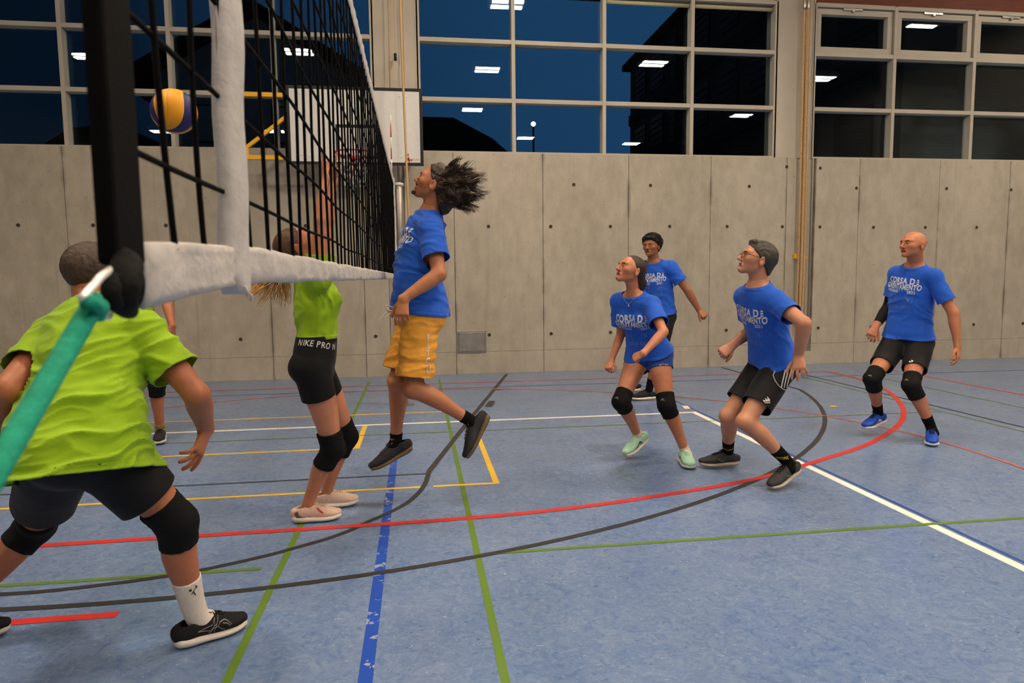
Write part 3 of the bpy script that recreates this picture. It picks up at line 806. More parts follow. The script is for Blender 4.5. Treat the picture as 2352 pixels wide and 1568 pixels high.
for s in (1, -1):
    for i in range(nn):
        pts = []
        for j in range(9):
            t = j / 8
            a = 2 * math.pi * (i / nn + s * t * 2.0 / nn)
            r_n = 0.222 - 0.10 * t ** 0.8
            pts.append((rc[0] + r_n * math.cos(a), rc[1] + r_n * math.sin(a), rc[2] - 0.012 - 0.40 * t))
        nt_.tube(pts, 0.0042, 5, cap=False)
nt_.build('hoop_net', mat('white_hoop_net', (205, 200, 190), 0.8), hoop, smooth=True)
M_yframe = mat('yellow_steel', (226, 168, 20), 0.45, 0.4)
fy = BY + 0.06
fr = MB(); bw_ = 0.055
fx = -2.185
fr.bar((fx, fy, 3.79), (x1 - 0.3, fy, 3.79), bw_, bw_).bar((fx, fy, 2.995), (x1 - 0.3, fy, 2.995), bw_, bw_)
fr.bar((fx + 0.02, fy, 2.995), (fx + 0.02, fy, 3.79), 0.03, 0.03) if False else None
fr.bar((fx + 0.03, fy, 2.98), (fx + 0.03, fy, 3.14), 0.05, 0.05)
fr.bar((fx + 0.03, fy, 3.12), (x0 + 0.06, fy, 3.58), 0.045, 0.045)
for zz in (3.79, 3.06):
    for xx in (-1.45, -0.05):
        fr.bar((xx, fy, zz), (xx, WALL_Y, zz), 0.05, 0.05)
fr.build('swing_frame', M_yframe, hoop, bevel=0.004)
for xx in (-1.45, -0.05):
    MB().box(xx - 0.07, xx + 0.07, WALL_Y - 0.012, WALL_Y, 3.02, 3.19).build('wall_plate', M_yframe, hoop)

# flat lettering
def text_mesh(txt, size=1.0, bold=0.0, shear=0.0, sx=1.0, grid=0.0, spacing=1.0):
    """triangulated outline of a text, centred, as (verts (n,2), tris)"""
    cu = bpy.data.curves.new('t', 'FONT'); cu.body = txt; cu.size = size; cu.offset = bold * size; cu.shear = shear
    cu.align_x = 'CENTER'; cu.align_y = 'CENTER'; cu.resolution_u = 3; cu.space_character = spacing
    ob = bpy.data.objects.new('t', cu); COL.objects.link(ob)
    bpy.context.view_layer.update()
    dg = bpy.context.evaluated_depsgraph_get()
    me = bpy.data.meshes.new_from_object(ob.evaluated_get(dg))
    bm = bmesh.new(); bm.from_mesh(me)
    bpy.data.objects.remove(ob); bpy.data.curves.remove(cu); bpy.data.meshes.remove(me)
    bmesh.ops.remove_doubles(bm, verts=bm.verts, dist=size * 1e-4)
    if grid:
        xs = [v.co.x for v in bm.verts]; ysx = [v.co.y for v in bm.verts]
        for ax_, vals in ((0, xs), (1, ysx)):
            c = min(vals) + grid
            while c < max(vals):
                pl = [0, 0, 0]; pl[ax_] = c; no = [0, 0, 0]; no[ax_] = 1
                bmesh.ops.bisect_plane(bm, geom=bm.verts[:] + bm.edges[:] + bm.faces[:], plane_co=pl, plane_no=no)
                c += grid
    bmesh.ops.triangulate(bm, faces=bm.faces[:])
    bm.verts.ensure_lookup_table()
    vs = np.array([(v.co.x * sx, v.co.y) for v in bm.verts]); fs = np.array([[v.index for v in f.verts] for f in bm.faces])
    bm.free()
    return vs, fs
M_logo = mat('logo_red', (188, 60, 48), 0.5)
lv, lf = text_mesh('A', 0.17, 0.02, 0.25); c = bbp(935, 364.5)
lg = MB().add([(c[0] + a * 0.6, BY - 0.002, c[2] + b) for a, b in lv], [tuple(f) for f in lf])
lv, lf = text_mesh('lba', 0.055, 0.03); c = bbp(941.5, 367)
lg.add([(c[0] + a, BY - 0.002, c[2] + b) for a, b in lv], [tuple(f) for f in lf])
lg.build('logo', M_logo, hoop)
lv, lf = text_mesh('SPORT', 0.042, 0.0); c = bbp(954.5, 367)
MB().add([(c[0] + a, BY - 0.002, c[2] + b) for a, b in lv], [tuple(f) for f in lf]).build('logo_lettering', mat('logo_pale_red', (204, 158, 140), 0.5), hoop)

# ---- climbing ropes gathered in the right-hand recess, cords at the left column
M_hemp = mat('hemp_rope', (196, 164, 122), 0.85, 0.2, var=0.18, vscale=120, bump=0.4, bscale=400)
def twisted(path, R_, r_s, pitch, strands=3, per=7, sides=5):
    p = np.array(path, float)
    seg = np.linalg.norm(np.diff(p, axis=0), axis=1); L_ = np.concatenate([[0], np.cumsum(seg)])
    n = int(L_[-1] / pitch * per)
    s = np.linspace(0, L_[-1], n)
    c = np.c_[np.interp(s, L_, p[:, 0]), np.interp(s, L_, p[:, 1]), np.interp(s, L_, p[:, 2])]
    m = MB()
    for k in range(strands):
        a = 2 * math.pi * (s / pitch + k / strands)
        m.tube(c + np.c_[R_ * np.cos(a), R_ * np.sin(a), np.zeros(n)], r_s, sides, cap=False)
    return m
ROPES = [((5.79, 9.70), (5.845, 9.745), 0.70, 'leftmost'), ((5.825, 9.745), (5.888, 9.745), 0.76, 'second from the left'), ((5.862, 9.70), (5.867, 9.70), 0.62, 'third from the left'), ((5.90, 9.745), (5.912, 9.70), 0.68, 'rightmost')]
for (tx, ty), (bx, by), zb, nm in ROPES:
    ro = empty('climbing_rope', (bx, by, zb), 'beige twisted climbing rope by the right column, ' + nm + ' of four', 'rope', 'climbing ropes of the bundle')
    path = [(tx, ty, 6.7), (tx + (bx - tx) * 0.2, ty + (by - ty) * 0.2, 5.0), (tx + (bx - tx) * 0.62, ty + (by - ty) * 0.62, 3.2), (bx, by, 1.7), (bx - 0.012, by, zb)]
    twisted(catmull(path, 6), 0.0105, 0.0105, 0.085).build('strand', M_hemp, ro, smooth=True)
    MB().lathe([(0.018, zb - 0.03), (0.026, zb - 0.02), (0.026, zb + 0.04), (0.02, zb + 0.05)], (bx - 0.012, by, 0), 12).build('end_cap', mat('rope_end_leather', (92, 66, 42), 0.7), ro, smooth=True)
    MB().lathe([(0.014, 5.33), (0.022, 5.36), (0.020, 5.48), (0.012, 5.52)], (tx + (bx - tx) * 0.17, ty, 0), 10).build('thimble', M_steel, ro, smooth=True)
br = empty('rope_bracket', (5.83, WALL_Y - 0.03, 1.66), 'small yellow hook bracket beside the climbing ropes', 'bracket')
MB().box(5.79, 5.85, WALL_Y - 0.05, WALL_Y, 1.655, 1.73).build('body', M_yframe, br, bevel=0.006)
MB().tube(catmull([(5.80, WALL_Y - 0.03, 1.655), (5.80, WALL_Y - 0.05, 1.56), (5.83, WALL_Y - 0.06, 1.46)], 5), 0.004, 6).build('hook', M_steel, br, smooth=True)
MB().bar((5.85, WALL_Y - 0.03, 1.69), (6.0, WALL_Y - 0.06, 1.67), 0.012, 0.03).build('arm', M_yframe, br)
M_cordb = mat('beige_cord', (190, 158, 112), 0.8, 0.2)
for px, y, zb, rr, nm in ((893, 9.74, 3.95, 0.008, 'left of the weight'), (926, 9.74, 3.95, 0.006, 'right of the weight')):
    x = at(px, 100, y)[0]
    o = MB().tube([(x, y, CEIL_Z), (x + 0.006, y, 5.0), (x, y, zb)], rr, 6).build('pull_cord', M_cordb, smooth=True, label='thin beige cord hanging on the left column, ' + nm, cat='cord')
x = at(921, 100, 8.9)[0]
MB().tube([(x, 8.9, CEIL_Z), (x + 0.004, 8.9, 4.5), (x + 0.045, 8.9, 2.2), (x + 0.05, 8.9, 1.0)], 0.014, 8).build('pull_cord', M_cordb, smooth=True, label='beige rope hanging in front of the right half of the backboard', cat='rope')
wt = empty('cord_weight', at(908, 131, 9.74), 'small black weight on a thin cord against the left column', 'weight')
pw = at(908, 131, 9.74)
MB().lathe([(0.012, -0.05), (0.02, -0.045), (0.02, 0.045), (0.012, 0.05)], pw, 10).build('body', M_black, wt, smooth=True)
MB().tube([(pw[0], pw[1], pw[2]), (pw[0], pw[1], CEIL_Z)], 0.0035, 6).build('cord', M_cordb, wt)

# ================================================================== PEOPLE: implicit-surface modelling
F32 = np.float32

class Loft:
    """tube along a path with elliptic sections (half-widths a along side, b across)"""
    def __init__(s, C, S, a, b=None, sub=3):
        C = np.array(C, float); n = len(C)
        S = np.array(S, float)
        if S.ndim == 1: S = np.repeat(S[None], n, 0)
        a = np.full(n, a, float) if np.isscalar(a) else np.array(a, float)
        b = a.copy() if b is None else (np.full(n, b, float) if np.isscalar(b) else np.array(b, float))
        if n > 2 and sub > 1:
            allp = np.c_[C, S, a, b]
            allp = catmull(allp, sub)
            C, S, a, b = allp[:, :3], allp[:, 3:6], allp[:, 6], allp[:, 7]
        A, B = C[:-1], C[1:]
        D = B - A
        L = np.linalg.norm(D, axis=1); L[L < 1e-6] = 1e-6
        Dh = D / L[:, None]
        Sm = (S[:-1] + S[1:]) / 2
        Sm = Sm - Dh * (Sm * Dh).sum(1)[:, None]
        Sm /= np.linalg.norm(Sm, axis=1, keepdims=True) + 1e-9
        s.A, s.D, s.L2, s.Dh, s.S = [x.astype(F32) for x in (A, D, L ** 2, Dh, Sm)]
        s.N = np.cross(Dh, Sm).astype(F32)
        s.DhT = np.ascontiguousarray(s.Dh.T); s.ST = np.ascontiguousarray(s.S.T); s.NT = np.ascontiguousarray(s.N.T)
        s.aD = (A * Dh).sum(1).astype(F32); s.aS = (A * Sm).sum(1).astype(F32); s.aN = (A * np.cross(Dh, Sm)).sum(1).astype(F32)
        s.Lr = L.astype(F32); s.iL = (1 / L).astype(F32)
        s.a0, s.da, s.b0, s.db = [x.astype(F32) for x in (a[:-1], a[1:] - a[:-1], b[:-1], b[1:] - b[:-1])]
        mx = max(a.max(), b.max())
        s.lo = (C.min(0) - mx).astype(F32); s.hi = (C.max(0) + mx).astype(F32)
    def d(s, P):
        w = P @ s.DhT - s.aD                      # along each segment, from its start
        t = np.minimum(np.maximum(w, 0), s.Lr)
        w -= t
        t *= s.iL
        a = s.a0 + t * s.da; b = s.b0 + t * s.db
        c = np.minimum(a, b)
        ia, ib, ic = 1 / a, 1 / b, 1 / c
        u = (P @ s.ST - s.aS) * ia; v = (P @ s.NT - s.aN) * ib; w *= ic
        r0 = np.sqrt(u * u + v * v + w * w) + F32(1e-6)
        u *= ia; v *= ib; w *= ic
        r1 = np.sqrt(u * u + v * v + w * w) + F32(1e-6)
        d = np.where(r0 < 0.05, -c, r0 * (r0 - 1) / r1)
        return d.min(1)

class Ell:
    """ellipsoid with axes X,Y,Z (unit) and radii r"""
    def __init__(s, c, r, axes=None):
        s.c = np.array(c, F32); s.r = np.array([r, r, r] if np.isscalar(r) else r, F32)
        s.M = np.array(np.eye(3) if axes is None else axes, F32)
        m = s.r.max(); s.lo = s.c - m; s.hi = s.c + m
    def d(s, P):
        q = (P - s.c) @ s.M.T
        k0 = np.linalg.norm(q / s.r, axis=1) + 1e-6; k1 = np.linalg.norm(q / (s.r ** 2), axis=1) + 1e-6
        return np.where(k0 < 0.05, -s.r.min(), k0 * (k0 - 1) / k1)

class Plane:
    """half space: negative on the side opposite to n"""
    def __init__(s, c, n):
        s.c = np.array(c, F32); s.n = nrm(n).astype(F32); s.lo = np.full(3, -1e9, F32); s.hi = np.full(3, 1e9, F32)
    def d(s, P):
        return (P - s.c) @ s.n

def smin(a, b, k):
    if k <= 0: return np.minimum(a, b)
    h = np.maximum(k - np.abs(a - b), 0) / k
    return np.minimum(a, b) - h * h * k * 0.25

def smax(a, b, k):
    return -smin(-a, -b, k)

class Field:
    """ordered list of (prim, k, op): op 'u' union, 's' subtract, 'i' intersect"""
    def __init__(s, items=None):
        s.items = list(items or [])
    def u(s, p, k=0.02): s.items.append((p, k, 'u')); return s
    def sub(s, p, k=0.01): s.items.append((p, k, 's')); return s
    def cut(s, p, k=0.004): s.items.append((p, k, 'i')); return s
    def d(s, P, box=None):
        P = np.asarray(P, F32)
        d = np.full(len(P), 10.0, F32)
        if box is not None:
            lo, hi = box
        for p, k, op in s.items:
            if box is not None and op != 'i':
                gap = np.maximum(np.maximum(p.lo - hi, lo - p.hi), 0)
                if (gap * gap).sum() > (0.06 + k) ** 2: continue
            e = p.d(P)
            d = smin(d, e, k) if op == 'u' else smax(d, -e, k) if op == 's' else smax(d, e, k)
        return d
    def bounds(s):
        lo = np.min([p.lo for p, k, op in s.items if op == 'u'], axis=0); hi = np.max([p.hi for p, k, op in s.items if op == 'u'], axis=0)
        return lo - 0.02, hi + 0.02

def surface(field, h, B=9):
    """sparse naive surface nets"""
    lo, hi = field.bounds()
    nb = np.maximum(1, np.ceil((hi - lo) / (h * B)).astype(int))
    n = nb * B + 1
    cen = np.stack(np.meshgrid(*[np.arange(k) for k in nb], indexing='ij'), -1).reshape(-1, 3)
    cpos = lo + (cen + 0.5) * (h * B)
    dc = np.concatenate([field.d(cpos[i:i + 4000]) for i in range(0, len(cpos), 4000)])
    thr = h * B * 0.87 * 1.25 + 0.006
    val = np.repeat(np.repeat(np.repeat(dc.reshape(nb), B, 0), B, 1), B, 2)
    val = np.pad(val, ((0, 1), (0, 1), (0, 1)), mode='edge').astype(F32)
    val = np.where(val > 0, 1.0, -1.0).astype(F32)
    g = np.stack(np.meshgrid(*[np.arange(B + 1)] * 3, indexing='ij'), -1).reshape(-1, 3)
    for i in np.nonzero(np.abs(dc) < thr)[0]:
        o = cen[i] * B
        P = lo + (o + g) * h
        v = field.d(P, (P[0], P[-1])).reshape(B + 1, B + 1, B + 1)
        val[o[0]:o[0] + B + 1, o[1]:o[1] + B + 1, o[2]:o[2] + B + 1] = v
    ins = val < 0
    m = n - 1
    cnt = np.zeros(m, np.int8)
    corners = [(i, j, k) for i in (0, 1) for j in (0, 1) for k in (0, 1)]
    for i, j, k in corners:
        cnt += ins[i:i + m[0], j:j + m[1], k:k + m[2]]
    act = (cnt > 0) & (cnt < 8)
    idx = np.full(m, -1, np.int64)
    ai = np.argwhere(act)
    idx[act] = np.arange(len(ai))
    cv = {c: val[ai[:, 0] + c[0], ai[:, 1] + c[1], ai[:, 2] + c[2]] for c in corners}
    acc = np.zeros((len(ai), 3)); num = np.zeros(len(ai))
    for ax_ in range(3):
        for c in corners:
            if c[ax_]: continue
            c2 = list(c); c2[ax_] = 1; c2 = tuple(c2)
            a, b = cv[c], cv[c2]
            ch = (a < 0) != (b < 0)
            t = np.where(ch, a / np.where(ch, a - b, 1), 0)
            pt = np.repeat(np.array(c, float)[None], len(ai), 0); pt[:, ax_] = t
            acc += np.where(ch[:, None], pt, 0); num += ch
    verts = lo + (ai + acc / num[:, None]) * h
    quads = []
    for ax_ in range(3):
        o1, o2 = (ax_ + 1) % 3, (ax_ + 2) % 3
        sl0 = [slice(1, -1)] * 3; sl1 = [slice(1, -1)] * 3
        sl0[ax_] = slice(0, -1); sl1[ax_] = slice(1, None)
        a = ins[tuple(sl0)]; b = ins[tuple(sl1)]
        e = np.argwhere(a != b)
        off = np.array([1, 1, 1]); off[ax_] = 0
        e0 = e + off
        flip = a[tuple(e.T)]
        q = []
        for d1, d2 in ((-1, -1), (0, -1), (0, 0), (-1, 0)):
            c = e0.copy(); c[:, o1] += d1; c[:, o2] += d2
            q.append(idx[c[:, 0], c[:, 1], c[:, 2]])
        q = np.stack(q, 1)
        q[~flip] = q[~flip][:, ::-1]
        quads.append(q)
    quads = np.concatenate(quads)
    quads = quads[(quads >= 0).all(1)]
    return verts, quads

def vnormals(v, f):
    n = np.zeros_like(v)
    fn = np.cross(v[f[:, 1]] - v[f[:, 0]], v[f[:, 2]] - v[f[:, 0]])
    if f.shape[1] == 4: fn = fn + np.cross(v[f[:, 2]] - v[f[:, 0]], v[f[:, 3]] - v[f[:, 0]])
    for k in range(f.shape[1]): np.add.at(n, f[:, k], fn)
    return n / (np.linalg.norm(n, axis=1, keepdims=True) + 1e-12)

def tris(q):
    return np.concatenate([q[:, [0, 1, 2]], q[:, [0, 2, 3]]])

def clip(v, f, g):
    """keep the part of a triangle mesh where g < 0"""
    keep = g < 0
    c = keep[f].sum(1)
    out = [f[c == 3]]
    nv = [v]; base = len(v)
    mixed = f[(c > 0) & (c < 3)]
    cache = {}
    extra = []; newt = []
    def cutp(i, j):
        nonlocal base
        key = (i, j) if i < j else (j, i)
        if key not in cache:
            t = g[i] / (g[i] - g[j])
            extra.append(v[i] + (v[j] - v[i]) * t)
            cache[key] = base; base += 1
        return cache[key]
    for tri in mixed:
        for r in range(3):
            a, b, d = tri[r], tri[(r + 1) % 3], tri[(r + 2) % 3]
            if keep[a] and not keep[b] and not keep[d]:
                newt.append((a, cutp(a, b), cutp(d, a))); break
            if keep[a] and keep[b] and not keep[d]:
                x, y = cutp(b, d), cutp(d, a)
                newt.append((a, b, x)); newt.append((a, x, y)); break
    if extra:
        v = np.vstack([v, np.array(extra)])
        out.append(np.array(newt, np.int64))
    f = np.concatenate(out)
    u, inv = np.unique(f, return_inverse=True)
    return v[u], inv.reshape(-1, 3)

def rim(v, f, th=0.004):
    """turn the open edges inwards so hems show thickness"""
    e = np.concatenate([f[:, [0, 1]], f[:, [1, 2]], f[:, [2, 0]]])
    key = np.sort(e, 1); kk = key[:, 0] * (len(v) + 1) + key[:, 1]
    u, i, c = np.unique(kk, return_index=True, return_counts=True)
    be = e[i[c == 1]]
    if len(be) == 0: return v, f
    n = vnormals(v, f)
    bv_ = np.unique(be); mp = {b: len(v) + j for j, b in enumerate(bv_)}
    v2 = v[bv_] - n[bv_] * th
    add = []
    for a, b in be:
        add.append((b, a, mp[a])); add.append((b, mp[a], mp[b]))
    return np.vstack([v, v2]), np.vstack([f, np.array(add)])

_perm = np.random.default_rng(5).permutation(256); _perm = np.concatenate([_perm, _perm, _perm])
_grad = np.random.default_rng(6).normal(size=(256, 3)); _grad /= np.linalg.norm(_grad, axis=1, keepdims=True)

def perlin(P):
    i = np.floor(P).astype(int); f = P - i; i &= 255
    w = f * f * f * (f * (f * 6 - 15) + 10)
    r = 0
    for c in ((0, 0, 0), (1, 0, 0), (0, 1, 0), (1, 1, 0), (0, 0, 1), (1, 0, 1), (0, 1, 1), (1, 1, 1)):
        h = _perm[_perm[_perm[i[:, 0] + c[0]] + i[:, 1] + c[1]] + i[:, 2] + c[2]]
        d = (_grad[h] * (f - c)).sum(1)
        ww = 1
        for k in range(3): ww = ww * (w[:, k] if c[k] else 1 - w[:, k])
        r = r + d * ww
    return r

def frame(fwd, up):
    """rows: right, forward, up"""
    f = nrm(fwd); u = nrm(np.array(up) - f * (np.array(up) @ f)); r = np.cross(f, u)
    return np.array([r, f, u])

# ------------------------------------------------------------------ body pieces
def head_field(c, A, s, neck_pts, neck_r, fem=False, jaw=1.0):
    """c centre of head, A rows (right, fwd, up), s scale (1 = 22.5 cm chin to crown)"""
    def W(x, y, z): return c + s * (x * A[0] + y * A[1] + z * A[2])
    f = Field()
    f.u(Ell(W(0, -0.012, 0.030), s * V(0.077, 0.096, 0.084), A), 0)
    f.u(Ell(W(0, 0.030, 0.012), s * V(0.066, 0.060, 0.080), A), 0.03 * s)
    jw = (0.049 if fem else 0.054) * jaw
    f.u(Loft([W(0, 0.022, 0.0), W(0, 0.036, -0.042), W(0, 0.058, -0.078)], A[0], [s * 0.063, s * jw, s * 0.023], [s * 0.05, s * 0.044, s * 0.020]), 0.025 * s)
    f.u(Loft([W(-0.049, -0.008, -0.045), W(0, 0.056, -0.084), W(0.049, -0.008, -0.045)], A[2], s * 0.012, s * 0.012), 0.03 * s)
    f.u(Ell(W(0, 0.073, -0.084), s * 0.017), 0.02 * s)                                  # chin
    for x in (-1, 1):
        f.u(Ell(W(x * 0.046, 0.052, -0.012), s * V(0.022, 0.024, 0.018), A), 0.025 * s)      # cheek bones
        f.u(Loft([W(x * 0.012, 0.0865, 0.027), W(x * 0.050, 0.068, 0.030)], A[2], s * 0.010, s * 0.010, 1), 0.016 * s)   # brow
    for x in (-1, 1):
        f.sub(Ell(W(x * 0.032, 0.094, 0.006), s * V(0.017, 0.014, 0.012), A), 0.012 * s)     # eye sockets
    f.u(Loft([W(0, 0.084, 0.020), W(0, 0.100, -0.006), W(0, 0.110, -0.024)], A[0], [s * 0.007, s * 0.0085, s * 0.011], [s * 0.008, s * 0.010, s * 0.010]), 0.010 * s)
    for x in (-1, 1): f.u(Ell(W(x * 0.012, 0.097, -0.028), s * V(0.008, 0.010, 0.007), A), 0.007 * s)
    f.u(Loft([W(-0.023, 0.079, -0.0535), W(0, 0.0905, -0.0500), W(0.023, 0.079, -0.0535)], A[2], s * 0.0040, s * 0.0065), 0.008 * s)
    f.u(Loft([W(-0.021, 0.077, -0.0605), W(0, 0.0885, -0.0640), W(0.021, 0.077, -0.0605)], A[2], s * 0.0048, s * 0.0065), 0.008 * s)
    f.sub(Loft([W(-0.017, 0.090, -0.0570), W(0.017, 0.090, -0.0570)], A[2], s * 0.0026, s * 0.009, 1), 0.002 * s)
    for x in (-1, 1):                                                                       # ears
        ea = np.array([nrm(A[0] + x * -0.45 * A[1]), nrm(A[1] + x * 0.45 * A[0]), A[2]])
        f.u(Ell(W(x * 0.083, -0.014, -0.003), s * V(0.010, 0.021, 0.035), ea), 0.006 * s)
        f.sub(Ell(W(x * 0.095, -0.006, 0.0), s * V(0.008, 0.011, 0.020), ea), 0.004 * s)
    f.u(Loft(neck_pts, A[0], neck_r, None), 0.025 * s)
    return f, W

def hand_field(w, d, n, s, curl, thumb, size, spread=0.0, fore=None, fore_r=0.027):
    """w wrist, d direction, n palm normal, s thumb-side; curl: per-finger base angles"""
    f = Field()
    k = size
    if fore is not None:
        f.u(Loft([w - d * 0.03 if fore is None else fore, w], s, [fore_r * 1.12 * k, fore_r * k], [fore_r * 0.95 * k, fore_r * 0.80 * k], 1), 0)
    f.u(Loft([w, w + d * 0.040 * k, w + d * 0.088 * k], s, [0.027 * k, 0.036 * k, 0.041 * k], [0.020 * k, 0.0175 * k, 0.0135 * k]), 0.02)
    base = [0.031, 0.0105, -0.0105, -0.030]; ln = [0.072, 0.081, 0.075, 0.058]; rr = [0.0088, 0.0092, 0.0088, 0.0076]
    for i in range(4):
        p = w + d * (0.088 - 0.004 * abs(i - 1)) * k + s * base[i] * k
        dd = nrm(d + s * spread * (1.5 - i) * 0.5)
        pts = [p - dd * 0.02 * k, p]
        ang = 0
        for seg, fr_ in enumerate((0.46, 0.30, 0.24)):
            ang += math.radians(curl[i] * (0.9, 1.15, 0.7)[seg])
            v = dd * math.cos(ang) + n * math.sin(ang)
            pts.append(pts[-1] + v * ln[i] * fr_ * k)
        r = rr[i] * k
        f.u(Loft(pts, s, [r * 1.05, r * 1.08, r, r * 0.93, r * 0.80], None, 1), 0.005)
    p0 = w + d * 0.018 * k + s * 0.018 * k + n * 0.006 * k
    a, b = thumb
    v1 = nrm(d * 0.75 + s * (0.65 + 0.5 * a) + n * 0.35)
    p1 = p0 + v1 * 0.042 * k
    v2 = nrm(d * 0.95 + s * (0.25 + 0.5 * a) + n * (0.15 + b))
    p2 = p1 + v2 * 0.033 * k
    v3 = nrm(v2 + n * b * 0.6 - s * b * 0.5)
    p3 = p2 + v3 * 0.024 * k
    f.u(Loft([p0, p1, p2, p3], n, [0.0135 * k, 0.0118 * k, 0.0100 * k, 0.0082 * k], None, 1), 0.010)
    return f

def shoe_fields(heel, toe, ank, width=0.047, collar=0.085, toe_h=0.052, sole_h=0.031, heel_h=None):
    """upper and sole of a shoe whose sole runs from heel to toe (points on the underside)"""
    y = toe - heel; L = np.linalg.norm(y); y = y / L
    u = ank - (heel + toe) / 2; u = nrm(u - y * (u @ y)); x = np.cross(y, u)
    A = np.array([x, y, u])
    heel_h = heel_h or sole_h * 1.2
    def W(a, b, c): return heel + x * a + y * b * L + u * c
    t = [0.06, 0.18, 0.38, 0.60, 0.80, 0.93]
    wd = [0.031, 0.036, 0.036, 0.043, 0.042, 0.028]
    wd = [w_ * width / 0.043 for w_ in wd]
    sh = [heel_h, heel_h, sole_h * 0.95, sole_h * 0.9, sole_h * 0.85, sole_h * 0.8]
    lift = [0.004, 0.0, 0.001, 0.0, 0.003, 0.010]
    sole = Field()
    pts = [W(0, a, b / 2 + l) for a, b, l in zip(t, sh, lift)]
    sole.u(Loft(pts, x, [w_ + 0.006 for w_ in wd], [b * 0.62 for b in sh]), 0)
    sole.cut(Plane(W(0, 0.3, 0.0), -u), 0.004)
    sole.cut(Plane(W(0, 0.3, heel_h * 1.02), u + y * 0.02), 0.004)
    up = Field()
    hh = [0.078, 0.088, 0.086, 0.074, toe_h, toe_h * 0.72]
    pts = [W(0, a, 0.012 + b / 2 + l) for a, b, l in zip(t, hh, lift)]
    up.u(Loft(pts, x, wd, [b / 2 for b in hh]), 0)
    up.u(Loft([W(0, 0.14, 0.040), W(0, 0.15, collar)], x, [0.034, 0.036], [0.040, 0.042], 1), 0.015)
    up.u(Loft([W(0, 0.22, 0.070), W(0, 0.34, 0.078), W(0, 0.48, 0.066), W(0, 0.62, 0.050)], x, [0.034, 0.030, 0.030, 0.028], [0.034, 0.028, 0.024, 0.018]), 0.018)
    up.cut(Plane(W(0, 0.3, 0.012), -u), 0.003)
    top = Plane(W(0, 0.16, collar), u - y * 0.22)
    up.cut(top, 0.006)
    # hollow for the ankle
    up.sub(Loft([W(0, 0.19, 0.060), W(0, 0.19, collar + 0.03)], x, [0.026, 0.030], [0.030, 0.036], 1), 0.004)
    return up, sole, W, A, L

def bvh(v, f):
    return BVHTree.FromPolygons([tuple(p) for p in v], [tuple(int(i) for i in t) for t in f])

def decal(tree, vs2, fs, o, ux, uy, direction, lift=0.0018):
    """lay flat artwork onto a surface by dropping each vertex along direction"""
    pts = []; ok = []
    dv = Vector(direction)
    for a, b in vs2:
        p = o + ux * a + uy * b
        h = tree.ray_cast(Vector(p), dv)
        if h[0] is None:
            ok.append(False); pts.append(p); continue
        n = h[1]
        if n.dot(dv) > 0: n = -n
        ok.append(True); pts.append(np.array(h[0] + n * lift))
    ok = np.array(ok); fs = np.array(fs)
    fs = fs[ok[fs].all(1)]
    pts = np.array(pts)
    if len(fs):
        e = np.max([np.linalg.norm(pts[fs[:, i]] - pts[fs[:, (i + 1) % fs.shape[1]]], axis=1) for i in range(fs.shape[1])], axis=0)
        fs = fs[e < 0.06]
    return pts, fs

def stroke2d(pts, w, n=6):
    """2-d polyline as a strip"""
    p = np.array(pts, float)
    if len(p) > 2 and n: p = catmull(p, n)
    else:
        p = np.array([p[0] + (p[-1] - p[0]) * t for t in np.linspace(0, 1, 6)]) if len(p) == 2 else p
    t = np.gradient(p, axis=0); t /= np.linalg.norm(t, axis=1, keepdims=True) + 1e-12
    nn = np.c_[-t[:, 1], t[:, 0]]
    k = len(p)
    vs = np.vstack([p + nn * w / 2, p - nn * w / 2])
    fs = np.array([(i, i + 1, k + i + 1) for i in range(k - 1)] + [(i, k + i + 1, k + i) for i in range(k - 1)])
    return vs, fs

def merge2d(parts):
    vs, fs, o = [], [], 0
    for v, f in parts:
        vs.append(v); fs.append(f + o); o += len(v)
    return np.vstack(vs), np.vstack(fs)

def fold_noise(P, fdir, scale, seed, stretch=4.0):
    """ridged creases running across fdir"""
    f = nrm(fdir); t = np.cross(f, V(0.3, 0.5, 0.8)); t = nrm(t); b = np.cross(f, t)
    Q = np.c_[P @ f * scale, P @ t * scale / stretch, P @ b * scale / stretch] + seed * 7.3
    Q[:, 0] += 0.9 * perlin(P * 6 + seed)
    r = perlin(Q); r2 = perlin(Q * 2.1 + 5)
    rg = np.clip(1 - 2.6 * np.abs(r), 0, 1); rg2 = np.clip(1 - 2.6 * np.abs(r2), 0, 1)
    return 0.62 * rg ** 1.6 + 0.26 * rg2 ** 1.5 - 0.30 + 0.25 * r

# ------------------------------------------------------------------ skeletons
def jp(v):
    if v[0] == 'w': return V(*v[1:])
    return atz(v[0], v[1], v[3]) if len(v) == 4 else at(*v)

def solve_on_ray(px, py, guess, o, L):
    """point on the sight line whose distance from o is L, nearest to the guessed depth"""
    d = ray(px, py); d = d / d[1]; c = V(0, 0, CAM_H)
    a = d @ d; b = 2 * d @ (c - o); e = (c - o) @ (c - o) - L * L
    disc = b * b - 4 * a * e
    if disc <= 0:
        t = -b / (2 * a)
    else:
        r = [(-b - math.sqrt(disc)) / (2 * a), (-b + math.sqrt(disc)) / (2 * a)]
        t = min(r, key=lambda q: abs(q - guess))
    return c + d * t

def heading(deg, pitch=0.0):
    a, p = math.radians(deg), math.radians(pitch)
    return V(math.sin(a) * math.cos(p), math.cos(a) * math.cos(p), math.sin(p))

def skeleton(c):
    J = {k: jp(v) for k, v in c['J'].items()}
    sc = c.get('sc', 1.0)
    for s in 'RL':
        for a, b, L in (('sh', 'el', 0.285), ('el', 'wr', 0.25), ('an', 'kn', 0.41)):
            v = c['J'][b + s]
            if len(v) == 3:
                J[b + s] = solve_on_ray(v[0], v[1], v[2], J[a + s], L * sc)
    return J

REPORT = []

